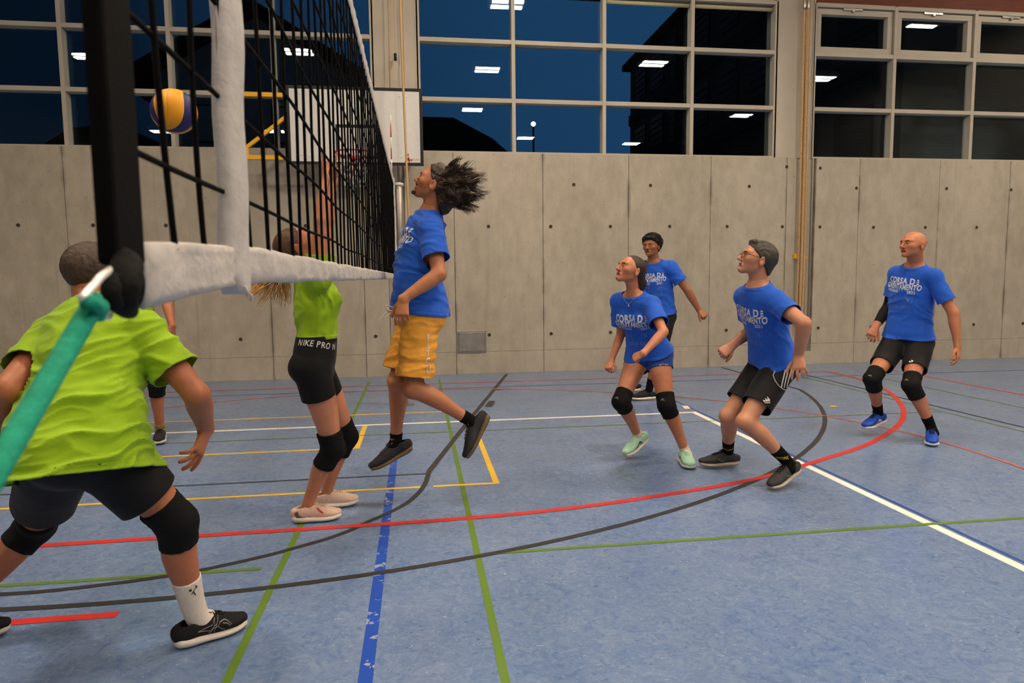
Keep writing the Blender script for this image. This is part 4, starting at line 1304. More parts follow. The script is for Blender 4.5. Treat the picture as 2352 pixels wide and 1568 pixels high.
def skin_mat(name, rgb):
    m = mat('skin_' + name, rgb, 0.48, 0.35, var=0.10, vscale=14, bump=0.05, bscale=350)
    b = m.node_tree.nodes['Principled BSDF']
    return m

def garment(name, field, h, gfun, material, parent, amp=0.0, fdir=None, fscale=14.0, seed=1.0, rimth=0.004, dispfun=None, guard=None, gap=0.006):
    v, q = surface(field, h)
    f = tris(q)
    n = vnormals(v, f)
    if amp:
        d = fold_noise(v, fdir, fscale, seed)
        if dispfun is not None: d = d * dispfun(v)
        v = v + n * (amp * d)[:, None]
    if guard is not None:
        for gi, gd in enumerate(guard if isinstance(guard, list) else [guard]):
            dd = np.concatenate([gd.d(v[i:i + 3000], (v[i:i + 3000].min(0).astype(F32), v[i:i + 3000].max(0).astype(F32))) for i in range(0, len(v), 3000)])
            v = v + n * np.clip((gap if gi == 0 else 0.012) - dd, 0, 0.05)[:, None]
    if gfun is not None:
        v, f = clip(v, f, gfun(v))
        v, f = rim(v, f, rimth)
    o = link(name, mesh_np(name, v, f, material), parent)
    return o, v, f

def build_person(c):
    sc = c.get('sc', 1.0); fem = c.get('fem', False); g = c.get('girth', 1.0)
    J = skeleton(c)
    c['_J'] = J
    root = empty('person', (J['pel'][0], J['pel'][1], 0.0), c['label'], 'person')
    c['_root'] = root
    up = nrm(J['neck'] - J['pel'])
    rt_sh = nrm(J['shR'] - J['shL']); rt_hp = nrm(J['hipR'] - J['hipL'])
    rt_sh = nrm(rt_sh - up * (rt_sh @ up)); rt_hp = nrm(rt_hp - up * (rt_hp @ up))
    fr_sh = np.cross(up, rt_sh); fr_hp = np.cross(up, rt_hp)
    c['_fr'] = (up, rt_sh, fr_sh, rt_hp, fr_hp)
    bend = c.get('bend', 0.0)                      # arching of the spine towards the front
    def spine(t):                                  # t 0 pelvis .. 1 neck
        return J['pel'] + (J['neck'] - J['pel']) * t + (fr_sh * t + fr_hp * (1 - t)) * bend * math.sin(math.pi * min(max(t, 0), 1))
    def rside(t):
        return nrm(rt_hp * (1 - t) + rt_sh * t)
    # ---- hands frames
    H = {}
    for s in 'RL':
        hc = c['hand' + s]
        w = J['wr' + s]; d = nrm(J['tip' + s] - w) if 'dir' not in hc else nrm(hc['dir'])
        n = np.array(hc['n'], float); n = nrm(n - d * (n @ d))
        sd = np.cross(d, n) if s == 'R' else np.cross(n, d)
        H[s] = (w, d, n, sd, hc)
    # ---- body field
    ws = (0.92 if fem else 1.0) * sc * g
    hipw = (1.03 if fem else 1.0) * sc * g
    body = Field()
    ts = [-0.10, 0.02, 0.30, 0.62, 0.84, 0.96]
    aa = [0.130 * hipw, 0.160 * hipw, 0.132 * ws, 0.150 * ws, 0.150 * ws, 0.085 * ws]
    bb = [0.095 * hipw, 0.112 * hipw, 0.095 * ws, 0.110 * ws, 0.095 * ws, 0.065 * ws]
    body.u(Loft([spine(t) for t in ts], [rside(t) for t in ts], aa, bb), 0)
    for s in 'RL':
        sh, el, wr = J['sh' + s], J['el' + s], J['wr' + s]
        ad = nrm(el - sh); ar = 0.86 if fem else 1.0
        ar *= sc * (0.5 + 0.5 * g)
        body.u(Loft([spine(0.90), sh - ad * 0.005], up, [0.062 * sc, 0.060 * ar], None, 1), 0.04)
        body.u(Loft([sh, sh + (el - sh) * 0.45, el], H[s][3], [0.060 * ar, 0.049 * ar, 0.039 * ar], None), 0.03)
        body.u(Loft([el, el + (wr - el) * 0.28, el + (wr - el) * 0.68, wr], H[s][3], [0.039 * ar, 0.044 * ar, 0.035 * ar, 0.0285 * ar], [0.039 * ar, 0.042 * ar, 0.030 * ar, 0.0225 * ar]), 0.02)
        hp, kn, an = J['hip' + s], J['kn' + s], J['an' + s]
        kf = kn - (hp + (an - hp) * 0.5); kf = fr_hp if np.linalg.norm(kf) < 0.05 else nrm(kf)
        sd = nrm(np.cross(kn - hp, kf)) if np.linalg.norm(np.cross(kn - hp, kf)) > 1e-3 else rt_hp
        lg = (1.04 if fem else 1.0) * sc * (0.4 + 0.6 * g)
        thg = [hp + fr_hp * 0.0, hp + (kn - hp) * 0.35 + kf * 0.008, hp + (kn - hp) * 0.75 + kf * 0.004, kn]
        tr_ = [0.092 * lg, 0.082 * lg, 0.062 * lg, 0.054 * lg]
        shn = [kn, kn + (an - kn) * 0.30 - kf * 0.016, kn + (an - kn) * 0.65 - kf * 0.010, an]
        sr_ = [0.053 * lg, 0.056 * lg, 0.041 * lg, 0.034 * lg]
        J['_thg' + s] = (thg, tr_, sd); J['_shn' + s] = (shn, sr_, sd); J['_kf' + s] = kf
        body.u(Loft(thg, sd, tr_), 0.04)
        body.u(Loft(shn, sd, sr_), 0.025)
        body.u(Ell(kn + kf * 0.018, 0.040 * lg), 0.03)
        body.u(Ell(hp - fr_hp * 0.050 + up * 0.01, 0.088 * hipw * c.get('glute', 1.0)), 0.04)
        fd = heading(*c['foot' + s]); J['_fd' + s] = fd
        fu = nrm(V(0, 0, 1) - fd * fd[2])
        body.u(Loft([an, an + fd * 0.035 - fu * 0.045, an + fd * 0.11 - fu * 0.062], sd, [0.031 * sc, 0.027 * sc, 0.022 * sc], None), 0.015)
    if fem:
        for x in (-1, 1): body.u(Ell(spine(0.66) + rt_sh * x * 0.065 + fr_sh * 0.075, 0.046 * sc), 0.04)
    # ---- head
    hs = c.get('hs', 1.0) * sc ** 0.5
    A = frame(heading(c['yaw'], c['pitch']), V(0, 0, 1) + rt_sh * 0)
    if c.get('roll'):
        a = math.radians(c['roll']); r0, u0 = A[0].copy(), A[2].copy()
        A[0] = r0 * math.cos(a) + u0 * math.sin(a); A[2] = u0 * math.cos(a) - r0 * math.sin(a)
    hc_ = J['head']
    nk0 = J['neck'] - up * 0.03
    nk1 = hc_ - A[2] * 0.045 * hs - A[1] * 0.028 * hs
    nr = (0.050 if fem else 0.060) * sc
    npts = [nk0, (nk0 + nk1) / 2 - A[1] * 0.004, nk1]; nrr = [nr * 1.12, nr, nr * 0.98]
    body.u(Loft(npts[:2], A[0], nrr[:2], None, 1), 0.04)
    hf, W = head_field(hc_, A, hs, npts, nrr, fem, c.get('jaw', 1.0))
    c['_head'] = (hc_, A, hs, W)
    res = c.get('res', 1.0)
    v, q = surface(body, 0.0095 * res)
    verts = [v]; faces = [q]; mi = [np.zeros(len(q), int)]
    off = len(v)
    v, q = surface(hf, 0.0042 * res if not c.get('lowhead') else 0.006)
    cen = (v[q].mean(1) - hc_) @ A.T / hs
    lip = (np.abs(cen[:, 0]) < 0.0225) & (cen[:, 1] > 0.0755) & (cen[:, 2] > -0.0690) & (cen[:, 2] < -0.0465)
    mouth = lip & (np.abs(cen[:, 2] + 0.057) < 0.0026) & (cen[:, 1] < 0.0870) & (np.abs(cen[:, 0]) < 0.017)
    verts.append(v); faces.append(q + off); mi.append(np.where(mouth, 2, np.where(lip, 1, 0))); off += len(v)
    for s in 'RL':
        w, d, n, sd, hcfg = H[s]
        ar = (0.86 if fem else 1.0) * sc * (0.5 + 0.5 * g)
        el = J['el' + s]
        hfld = hand_field(w, d, n, sd, hcfg['curl'], hcfg.get('thumb', (0.3, 0.2)), (0.90 if fem else 1.0) * sc, hcfg.get('spread', 0.15))
        hfld.items.insert(0, (Loft([w + (el - w) * 0.32, w], sd, [0.035 * ar, 0.0285 * ar], [0.030 * ar, 0.0225 * ar], 1), 0, 'u'))
        v, q = surface(hfld, c.get('hres', 0.0034))
        verts.append(v); faces.append(q + off); mi.append(np.zeros(len(q), int)); off += len(v)
    sk = c['skin']
    lipm = mat('lips_' + c['key'], tuple(int(x * y) for x, y in zip(c['skinrgb'], (0.88, 0.70, 0.68))), 0.45, 0.4)
    link('body', mesh_np('body', np.vstack(verts), np.vstack(faces), [sk, lipm, mat('mouth_dark', (48, 22, 20), 0.6)], midx=np.concatenate(mi)), root)
    # eyes and brows
    ew = mat('eye_white', (214, 205, 196), 0.25, 0.5); ei = mat('eye_iris', (62, 44, 32), 0.2, 0.5); el_ = skin_mat(c['key'], c['skinrgb'])
    if not c.get('lowhead'):
        for x in (-1, 1):
            e = MB(); r = 0.0122 * hs; cc = W(x * 0.032, 0.0745, 0.005)
            rings = [(0.0, 0), (10, 1), (26, 1), (40, 0), (60, 0), (80, 0), (110, 0)]
            vs = []; n = 14
            for dg, _ in rings:
                a = math.radians(max(dg, 0.5))
                for j in range(n):
                    t = 2 * math.pi * j / n
                    vs.append(cc + r * (math.cos(a) * A[1] + math.sin(a) * (math.cos(t) * A[0] + math.sin(t) * A[2])))
            fs = []; ms = []
            for i in range(len(rings) - 1):
                for j in range(n):
                    fs.append((i * n + j, i * n + (j + 1) % n, (i + 1) * n + (j + 1) % n, (i + 1) * n + j)); ms.append(1 if i < 2 else 0)
            e.add(vs, fs); e.m = ms
            e.build('eye', [ew, ei], root, smooth=True)
            MB().tube(catmull([W(x * 0.013, 0.0955, 0.0215), W(x * 0.032, 0.0930, 0.0280), W(x * 0.053, 0.0765, 0.0230)], 5), [0.0032 * hs] * 4 + [0.0040 * hs] * 4 + [0.0018 * hs] * 3, 6, flat=1.0).build('eyebrow', c['browmat'], root, smooth=True)
            # upper eyelid
            MB().tube(catmull([W(x * 0.018, 0.0835, 0.0070), W(x * 0.032, 0.0868, 0.0118), W(x * 0.047, 0.0770, 0.0070)], 5), 0.0044 * hs, 8).tube(catmull([W(x * 0.019, 0.0830, 0.0005), W(x * 0.032, 0.0850, -0.0035), W(x * 0.046, 0.0770, 0.0005)], 5), 0.0036 * hs, 8).build('eyelid', el_, root, smooth=True)
    # ---- shorts
    sh_ = c['shorts']
    pf = Field()
    k0 = sh_.get('k', 0.016)
    wt = sh_.get('waist', 0.16)
    tt = [wt + 0.06, wt - 0.05, 0.02, -0.10]
    pel_l = Loft([spine(t) for t in tt], rt_hp, [0.140 * hipw + k0, 0.150 * hipw + k0, 0.160 * hipw + k0, 0.128 * hipw + k0], [0.098 * hipw + k0, 0.108 * hipw + k0, 0.114 * hipw + k0, 0.096 * hipw + k0])
    pf.u(pel_l, 0)
    legs = {}
    for s in 'RL':
        thg, tr_, sd = J['_thg' + s]
        hp, kn = J['hip' + s], J['kn' + s]
        ld = nrm(kn - hp); fr_ = sh_['len']
        e1 = hp + (kn - hp) * fr_; e2 = hp + (kn - hp) * (fr_ + 0.12)
        rh = sh_['rh'] * sc
        drop = V(0, 0, -1) - ld * (V(0, 0, -1) @ ld)
        ll = Loft([hp, hp + (kn - hp) * fr_ * 0.5 + drop * sh_.get('drop', 0.01) * 0.5, e1 + drop * sh_.get('drop', 0.01), e2 + drop * sh_.get('drop', 0.01)], sd, [0.096 * hipw + k0 * 0.7, (0.096 * hipw + k0 * 0.7 + rh) / 2, rh, rh + 0.002], None)
        pf.u(ll, 0.03)
        pf.u(Ell(hp - fr_hp * 0.050 + up * 0.01, 0.088 * hipw * c.get('glute', 1.0) + k0 * 0.7), 0.03)
        legs[s] = (ll, e1, nrm(ld + drop * 0 + np.array(sh_.get('tilt' + s, (0, 0, 0)))))
    wp = spine(wt)
    wn_ = nrm(up + fr_hp * sh_.get('wtilt', 0.0))
    def gshort(P):
        Pf = P.astype(F32)
        dR, dL = legs['R'][0].d(Pf), legs['L'][0].d(Pf)
        gr = np.where(dR <= dL, (P - legs['R'][1]) @ legs['R'][2], (P - legs['L'][1]) @ legs['L'][2])
        inpel = pel_l.d(Pf) < np.minimum(dR, dL) - 0.004
        gr = np.where(inpel, -0.05, gr)
        return np.maximum(gr, (P - wp) @ wn_)
    po, pv, pfc = garment('shorts', pf, sh_.get('h', 0.009), gshort, sh_['mat'], root, sh_.get('amp', 0.004), fr_hp * 0.3 + up, sh_.get('fscale', 11), 2.0 + c['shirt'].get('seed', 1), guard=body, gap=0.003)
    c['_shorts'] = (po, pv, pfc)
    # ---- shirt
    sd_ = c['shirt']
    sf = Field()
    E = spine(sd_.get('hem', -0.08))
    th = [0.965, 0.86, 0.62, 0.32, 0.05, sd_.get('hem', -0.08) - 0.10]
    A_ = [x * ws * sd_.get('w', 1.0) for x in sd_.get('a', (0.085, 0.150, 0.178, 0.176, 0.186, 0.190))]
    B_ = [x * ws * sd_.get('w', 1.0) for x in sd_.get('b', (0.068, 0.100, 0.128, 0.124, 0.136, 0.140))]
    shf = sd_.get('shift', [0] * 6)
    tor = Loft([spine(t) + fr_sh * o_ for t, o_ in zip(th, shf)], [rside(max(0, min(1, t))) for t in th], A_, B_)
    sf.u(tor, 0)
    sleeves = {}
    for s in 'RL':
        sh, el = J['sh' + s], J['el' + s]
        ad = nrm(el - sh); fr_ = sd_.get('sleeve', 0.62)
        p0 = sh - ad * 0.01; p1 = sh + (el - sh) * fr_; p2 = sh + (el - sh) * (fr_ + 0.16)
        r0, r1 = (sd_.get('sr', (0.068, 0.075)))
        dn = V(0, 0, -1) - ad * (V(0, 0, -1) @ ad)
        l1 = Loft([spine(0.90), sh - ad * 0.004], up, [0.070 * sc, r0 * sc], None, 1)
        l2 = Loft([p0, (p0 + p1) / 2 + dn * 0.004, p1 + dn * 0.008, p2 + dn * 0.010], np.cross(ad, V(0.1, 0.2, 1)), [r0 * sc, (r0 + r1) / 2 * sc, r1 * sc, (r1 + 0.003) * sc], None)
        sf.u(l1, 0.035); sf.u(l2, 0.03)
        sleeves[s] = (l2, p1, ad)
        sf.u(Ell(J['hip' + s] - fr_hp * 0.050 + up * 0.01, 0.098 * hipw * c.get('glute', 1.0)), 0.03)
    if fem:
        for x in (-1, 1): sf.u(Ell(spine(0.66) + rt_sh * x * 0.065 + fr_sh * 0.078, 0.056 * sc), 0.05)
    hemn = nrm(-up + fr_hp * sd_.get('tiltf', 0.0) + rt_hp * sd_.get('tilts', 0.0))
    nd = nrm(nrm(J['head'] - J['neck']) + fr_sh * -0.1)
    nd = nrm(up * 0.6 + nd * 0.6 - fr_sh * -0.22)
    nkc = J['neck'] + nd * sd_.get('neckh', 0.020) * sc
    c['_nk'] = (nkc, nd)
    def gneck(P):
        q = P - nkc; al = q @ nd
        return np.minimum(al, 0.090 * sc - np.linalg.norm(q - al[:, None] * nd, axis=1))
    def gshirt(P):
        Pf = P.astype(F32)
        dt = tor.d(Pf)
        out = np.maximum((P - E) @ hemn, gneck(P))
        arm = np.zeros(len(P), bool)
        for s in 'RL':
            l2, p1, ad = sleeves[s]
            near = l2.d(Pf) < dt
            out = np.where(near, np.maximum(-1.0, (P - p1) @ ad), out) if True else out
            arm |= near
        return out
    wmap = sd_.get('wmap')
    so, sv, sfc = garment('shirt', sf, sd_.get('h', 0.0085), gshirt, sd_['mat'], root, sd_.get('amp', 0.006), sd_.get('fdir', up + rt_sh * 0.35), sd_.get('fscale', 13.0), sd_.get('seed', 1.0), 0.004,
                          (lambda P: wmap(P, spine, up)) if wmap else None, guard=body if sd_.get('tuck') else [body, pf])
    c['_shirt'] = (so, sv, sfc)
    for nm_, gf in (('collar', lambda P: -(gneck(P) + 0.017)), ('hem', lambda P: np.where(np.minimum(*[sleeves[s][0].d(P.astype(F32)) for s in 'RL']) < tor.d(P.astype(F32)), 1.0, -((P - E) @ hemn + 0.020)))):
        v2, f2 = clip(sv, sfc, gf(sv))
        if len(f2) > 10:
            v2 = v2 + vnormals(v2, f2) * 0.0014
            v2, f2 = rim(v2, f2, 0.002)
            link(nm_, mesh_np(nm_, v2, f2, sd_['mat']), so)
    # collar band
    if c.get('armsleeve'):
        s = c['armsleeve']; sh, el, wr = J['sh' + s], J['el' + s], J['wr' + s]
        ar = sc * (0.5 + 0.5 * g); af = Field()
        af.u(Loft([sh, sh + (el - sh) * 0.45, el], H[s][3], [0.063 * ar, 0.0525 * ar, 0.0425 * ar], None), 0)
        af.u(Loft([el, el + (wr - el) * 0.28, el + (wr - el) * 0.68, wr], H[s][3], [0.0425 * ar, 0.0475 * ar, 0.0385 * ar, 0.032 * ar], [0.0425 * ar, 0.0455 * ar, 0.0335 * ar, 0.026 * ar]), 0.02)
        pa, pb = sh + (el - sh) * 0.35, el + (wr - el) * 0.80
        af.cut(Plane(pa, sh - el), 0.002); af.cut(Plane(pb, wr - el), 0.002)
        v, q = surface(af, 0.0065)
        link('arm_sleeve', mesh_np('arm_sleeve', v, q, C_black2), root)
    # ---- knee pads, socks, shoes
    for s in 'RL':
        thg, tr_, sd = J['_thg' + s]; shn, sr_, _ = J['_shn' + s]; kf = J['_kf' + s]
        hp, kn, an = J['hip' + s], J['kn' + s], J['an' + s]
        td, shd = nrm(kn - hp), nrm(an - kn)
        if c.get('pads'):
            up_, dn_ = c.get('padlen', (0.10, 0.10))
            kfld = Field()
            kfld.u(Loft([kn - td * (up_ + 0.04), kn], sd, [tr_[2] + 0.010, tr_[3] + 0.012], None, 1), 0)
            kfld.u(Loft([kn, kn + shd * 0.06 - kf * 0.006, kn + shd * (dn_ + 0.05) - kf * 0.016], sd, [tr_[3] + 0.012, sr_[0] + 0.010, sr_[1] + 0.009], None), 0.02)
            kfld.u(Loft([kn - td * 0.055 + kf * 0.022, kn + kf * 0.034 + shd * 0.0, kn + shd * 0.055 + kf * 0.018], sd, [0.040 * sc, 0.047 * sc, 0.040 * sc], [0.022 * sc, 0.027 * sc, 0.022 * sc]), 0.018)
            kfld.cut(Plane(kn - td * up_, -td), 0.002); kfld.cut(Plane(kn + shd * dn_, shd), 0.002)
            v, q = surface(kfld, 0.0058)
            f = tris(q); n = vnormals(v, f)
            v = v + n * (0.0022 * fold_noise(v, td, 38, 3.0, 3.0))[:, None]
            kp = link('knee_pad', mesh_np('knee_pad', v, f, c['padmat']), root)
            if c.get('padlogo'):
                pts, fs = decal(bvh(v, f), *c['padlogo'](), kn + kf * 0.2 - td * 0.045, -np.cross(kf, -td) if False else nrm(np.cross(-td, -kf)), -td, -kf)
                if len(fs): link('pad_logo', mesh_np('pad_logo', pts, fs, mat('pad_logo_grey', (150, 150, 152), 0.5)), kp)
        sk_ = c['sock' + s] if 'sock' + s in c else c['sock']
        if sk_[0] is not None:
            m_, hgt = sk_
            kfld = Field()
            frac = min(0.9, hgt / np.linalg.norm(an - kn))
            r_t = np.interp(1 - frac, [0, 0.3, 0.65, 1], sr_)
            mid = an - shd * hgt
            cpt = mid - kf * np.interp(1 - frac, [0, 0.3, 0.65, 1], [0, 0.016, 0.010, 0])
            kfld.u(Loft([cpt - shd * 0.02, (cpt + an) / 2 - kf * 0.004, an, an + J['_fd' + s] * 0.03 + shd * 0.035], sd, [r_t + 0.0045, (r_t + sr_[3]) / 2 + 0.003, sr_[3] + 0.0055, 0.040 * sc], None), 0)
            kfld.cut(Plane(cpt, -shd), 0.002)
            v, q = surface(kfld, 0.005)
            f = tris(q)
            so_ = link('sock', mesh_np('sock', v, f, m_), root)
            J['_sock' + s] = (so_, v, f, cpt, shd)
        # shoe from the ankle
        fd = J['_fd' + s]
        Ls = c.get('shoe_len', 0.295) * (0.93 if fem else 1.0) * sc ** 0.5
        yv = nrm(fd); uu = V(0, 0, 1) - yv * yv[2]
        uu = nrm(uu)
        tl = c.get('footroll' + s, 0.0)
        if tl: uu = nrm(uu + np.cross(yv, uu) * tl)
        heel = an - yv * 0.080 - uu * c.get('ankh', 0.098)
        toe = heel + yv * Ls
        REPORT.append('%s %s heel z %.3f toe z %.3f an %s' % (c['key'], s, heel[2], toe[2], np.round(an, 2)))
        st = c['shoe']
        uf, slf, SW, SA, SL = shoe_fields(heel, toe, heel + (toe - heel) / 2 + uu, st.get('width', 0.047), st.get('collar', 0.088), st.get('toe_h', 0.052), st.get('sole_h', 0.031), st.get('heel_h'))
        v, q = surface(uf, c.get('shres', 0.0046)); f = tris(q)
        shoe = link('shoe', mesh_np('shoe', v, f, st['upper']), root)
        J['_shoe' + s] = (shoe, v, f, SW, SA, SL)
        vs_, qs_ = surface(slf, c.get('shres', 0.0046))
        link('sole', mesh_np('sole', vs_, qs_, st['sole']), shoe)
        tree = bvh(v, f)
        lc = MB(); xs_, ys_, us_ = SA
        def top(x, t):
            h_ = tree.ray_cast(Vector(SW(x, t, 0.2)), Vector(-us_))
            return np.array(h_[0]) + us_ * 0.002 if h_[0] is not None else SW(x, t, 0.08)
        for k in range(5):
            t = 0.36 + 0.065 * k
            w_ = 0.020 - 0.001 * k
            for sg in (1, -1):
                lc.tube([top(-w_ * sg, t - 0.02), top(-w_ * 0.3 * sg, t - 0.004) + us_ * 0.002, top(w_ * 0.3 * sg, t + 0.01) + us_ * 0.002, top(w_ * sg, t + 0.028)], 0.0030, 5)
        b0 = top(0, 0.33) + us_ * 0.003
        for sg in (1, -1):
            lc.tube(catmull([b0, b0 + xs_ * sg * 0.020 + us_ * 0.012 - ys_ * 0.004, b0 + xs_ * sg * 0.034 + us_ * 0.006 + ys_ * 0.010, b0 + xs_ * sg * 0.020 - us_ * 0.002 + ys_ * 0.012, b0], 4), 0.0028, 5)
            lc.tube(catmull([b0, b0 + xs_ * sg * 0.014 + us_ * 0.010 + ys_ * 0.016, b0 + xs_ * sg * 0.024 + us_ * 0.004 + ys_ * 0.040], 4), 0.0018, 5)
        lc.build('laces', st['lace'], shoe, smooth=True)
        if st.get('logo'):
            for side in (1, -1):
                pl, fl_ = st['logo']()
                pl = pl.copy()
                if side == -1: pl[:, 0] = pl[:, 0]
                pts, fs = decal(tree, pl, fl_, SW(0, 0, 0) + xs_ * side * 0.15, ys_ * SL, us_, -xs_ * side, 0.0016)
                if len(fs): link('shoe_mark', mesh_np('shoe_mark', pts, fs, st['logomat']), shoe)
    # printed chest
    if c.get('print'):
        chest_print(c, c['print'])
    return root

def chest_print(c, cfg):
    so, sv, sf = c['_shirt']; J = c['_J']
    up, rt, fr, _, _ = c['_fr']
    tree = bvh(sv, sf)
    s = cfg.get('s', 1.0)
    o = J['neck'] - up * cfg.get('down', 0.20) + fr * 0.5 + rt * cfg.get('off', 0.0)
    # reader's right is the wearer's left
    ux, uy = -rt, up
    parts = []
    def put(txt, size, bold, x, y, sx, shear=0.0):
        v, f = text_mesh(txt, size, bold, shear, 1.0, 0.014, 1.10)
        v[:, 0] = v[:, 0] * sx
        parts.append((v + V(x, y), f))
    put('CORSA D', 0.066 * s, 0.036, -0.014 * s, 0.052 * s, 0.78)
    for yy in (0.068, 0.052, 0.036):
        v, f = stroke2d([(0.116 * s, yy * s), (0.130 * s, yy * s)], 0.011 * s); parts.append((v, f))
    put('ORIENTAMENTO', 0.062 * s, 0.036, 0.0, 0.003 * s, 0.59)
    put('POSCHIAVO', 0.033 * s, 0.028, -0.078 * s, -0.037 * s, 0.62)
    put('2021', 0.034 * s, 0.028, 0.088 * s, -0.037 * s, 0.85)
    v, f = merge2d(parts)
    pts, fs = decal(tree, v, f, o, ux, uy, -fr, 0.0028)
    if len(fs): link('shirt_print', mesh_np('shirt_print', pts, fs, M_print, smooth=False), so, kind='stuff')
    # faint line drawings below: runner, control flag, rows of loops
    parts = []
    def st(pts, w=0.0028): parts.append(stroke2d([(x * s, y * s) for x, y in pts], w * s, 4))
    st([(-0.050, -0.095), (-0.040, -0.085), (-0.036, -0.100), (-0.050, -0.120), (-0.058, -0.140)]); st([(-0.040, -0.100), (-0.020, -0.110), (-0.028, -0.130)]); st([(-0.036, -0.088), (-0.024, -0.080), (-0.026, -0.070), (-0.038, -0.070), (-0.040, -0.082)]); st([(-0.050, -0.118), (-0.040, -0.135), (-0.044, -0.152)])
    st([(0.045, -0.075), (0.045, -0.125)]); st([(0.100, -0.075), (0.100, -0.125)]); st([(0.045, -0.078), (0.072, -0.082), (0.100, -0.078)]); st([(0.060, -0.085), (0.084, -0.115)], 0.008); st([(0.084, -0.085), (0.062, -0.115)], 0.006)
    for k in range(11):
        x = -0.078 + 0.0165 * k
        if k == 5: continue
        st([(x, -0.165), (x + 0.007, -0.150), (x + 0.013, -0.166), (x + 0.006, -0.182), (x, -0.166)])
    v, f = merge2d(parts)
    pts, fs = decal(tree, v, f, o, ux, uy, -fr, 0.0028)
    if len(fs): link('shirt_drawing', mesh_np('shirt_drawing', pts, fs, M_print2, smooth=False), so, kind='stuff')

M_print = mat('shirt_print_white', (206, 210, 216), 0.6, 0.2)
M_print2 = mat('shirt_print_faint', (88, 128, 205), 0.6, 0.2)

# ------------------------------------------------------------------ hair
def hair_cap(c, material, grow=0.010, amp=0.004, scale=40, plane=(0.9, 0.008), ear=True, extra=None, name='hair', zc=0.036, yc=-0.020, h=0.0046, stretch=None):
    hc, A, hs, W = c['_head']
    f = Field()
    g = grow
    f.u(Ell(W(0, yc, zc), hs * V(0.076 + g, 0.094 + g, 0.083 + g), A), 0)
    for e in (extra or []):
        f.u(e(W, hs, A), 0.02)
    f.cut(Plane(W(0, 0, plane[1]), A[1] * plane[0] - A[2]), 0.008)
    if ear:
        for x in (-1, 1): f.sub(Ell(W(x * 0.090, -0.006, -0.012), hs * V(0.022, 0.021, 0.032), A), 0.004)
    v, q = surface(f, h)
    f2 = tris(q); n = vnormals(v, f2)
    L = (v - hc) @ A.T
    if stretch is None:
        d = perlin(v * scale) + 0.6 * perlin(v * scale * 2.3 + 9)
    else:
        d = perlin(L * np.array(stretch)) + 0.5 * perlin(L * np.array(stretch) * 2.2 + 9)
    v = v + n * (amp * d)[:, None]
    return link(name, mesh_np(name, v, f2, material), c['_root'])

def strands(c, name, material, specs, parent=None):
    """specs: list of (points, r0, r1)"""
    m = MB()
    for pts, r0, r1 in specs:
        p = catmull(pts, 3)
        m.tube(p, np.linspace(r0, r1, len(p)), 3, cap=False)
    return m.build(name, material, parent or c['_root'], smooth=True, kind='stuff')

# ================================================================== THE PLAYERS
def cloth(name, rgb, rough=0.8, sheen=0.15):
    return mat(name, rgb, rough, 0.25, var=0.05, vscale=25, bump=0.12, bscale=500, sheen=sheen)
C_blue = cloth('royal_blue_cotton', (34, 90, 198))
C_lime = cloth('lime_green_cotton', (142, 180, 26))
C_black = cloth('black_sport_fabric', (15, 15, 17), 0.7, 0.05)
C_black2 = cloth('black_tight_fabric', (12, 12, 13), 0.75, 0.05)
C_amber = cloth('amber_shorts_fabric', (224, 158, 58), 0.65, 0.1)
C_navy = cloth('blue_stretch_fabric', (34, 66, 140), 0.6, 0.05)
C_pad = mat('black_knee_pad', (13, 13, 14), 0.8, 0.2, bump=0.3, bscale=300)
C_sockb = mat('black_sock', (16, 16, 17), 0.9, 0.1, bump=0.3, bscale=400)
C_sockw = mat('white_ribbed_sock', (222, 212, 200), 0.9, 0.1, var=0.05, vscale=60, bump=0.35, bscale=260, stretch=(1, 1, 0.15))
C_sockc = mat('cream_ankle_sock', (214, 206, 192), 0.9, 0.1)
W_sole = mat('white_sole', (214, 206, 196), 0.6, 0.3, var=0.05)
G_sole = mat('pale_grey_sole', (178, 170, 160), 0.6, 0.3, var=0.08)
D_sole = mat('brown_gum_sole', (104, 86, 62), 0.6, 0.3)
L_black = mat('black_lace', (16, 16, 17), 0.8); L_white = mat('pale_lace', (214, 206, 190), 0.8)
L_mint = mat('mint_lace', (190, 226, 205), 0.8)
def upper(name, rgb, rough=0.75): return mat('shoe_' + name, rgb, rough, 0.3, var=0.10, vscale=60, bump=0.25, bscale=500)
W_mark = mat('white_mark', (218, 216, 212), 0.5, 0.3)
K = dict(relax=(22, 26, 30, 34), fist=(78, 80, 82, 84), open=(4, 3, 4, 6), half=(40, 46, 52, 56), loose=(55, 62, 66, 70))
def skin(key, rgb): return skin_mat(key, rgb)
def dim_at_waist(P, spine, up):
    t = (P - spine(0)) @ up / 0.55
    return np.clip(1.25 - 0.9 * t, 0.35, 1.3)

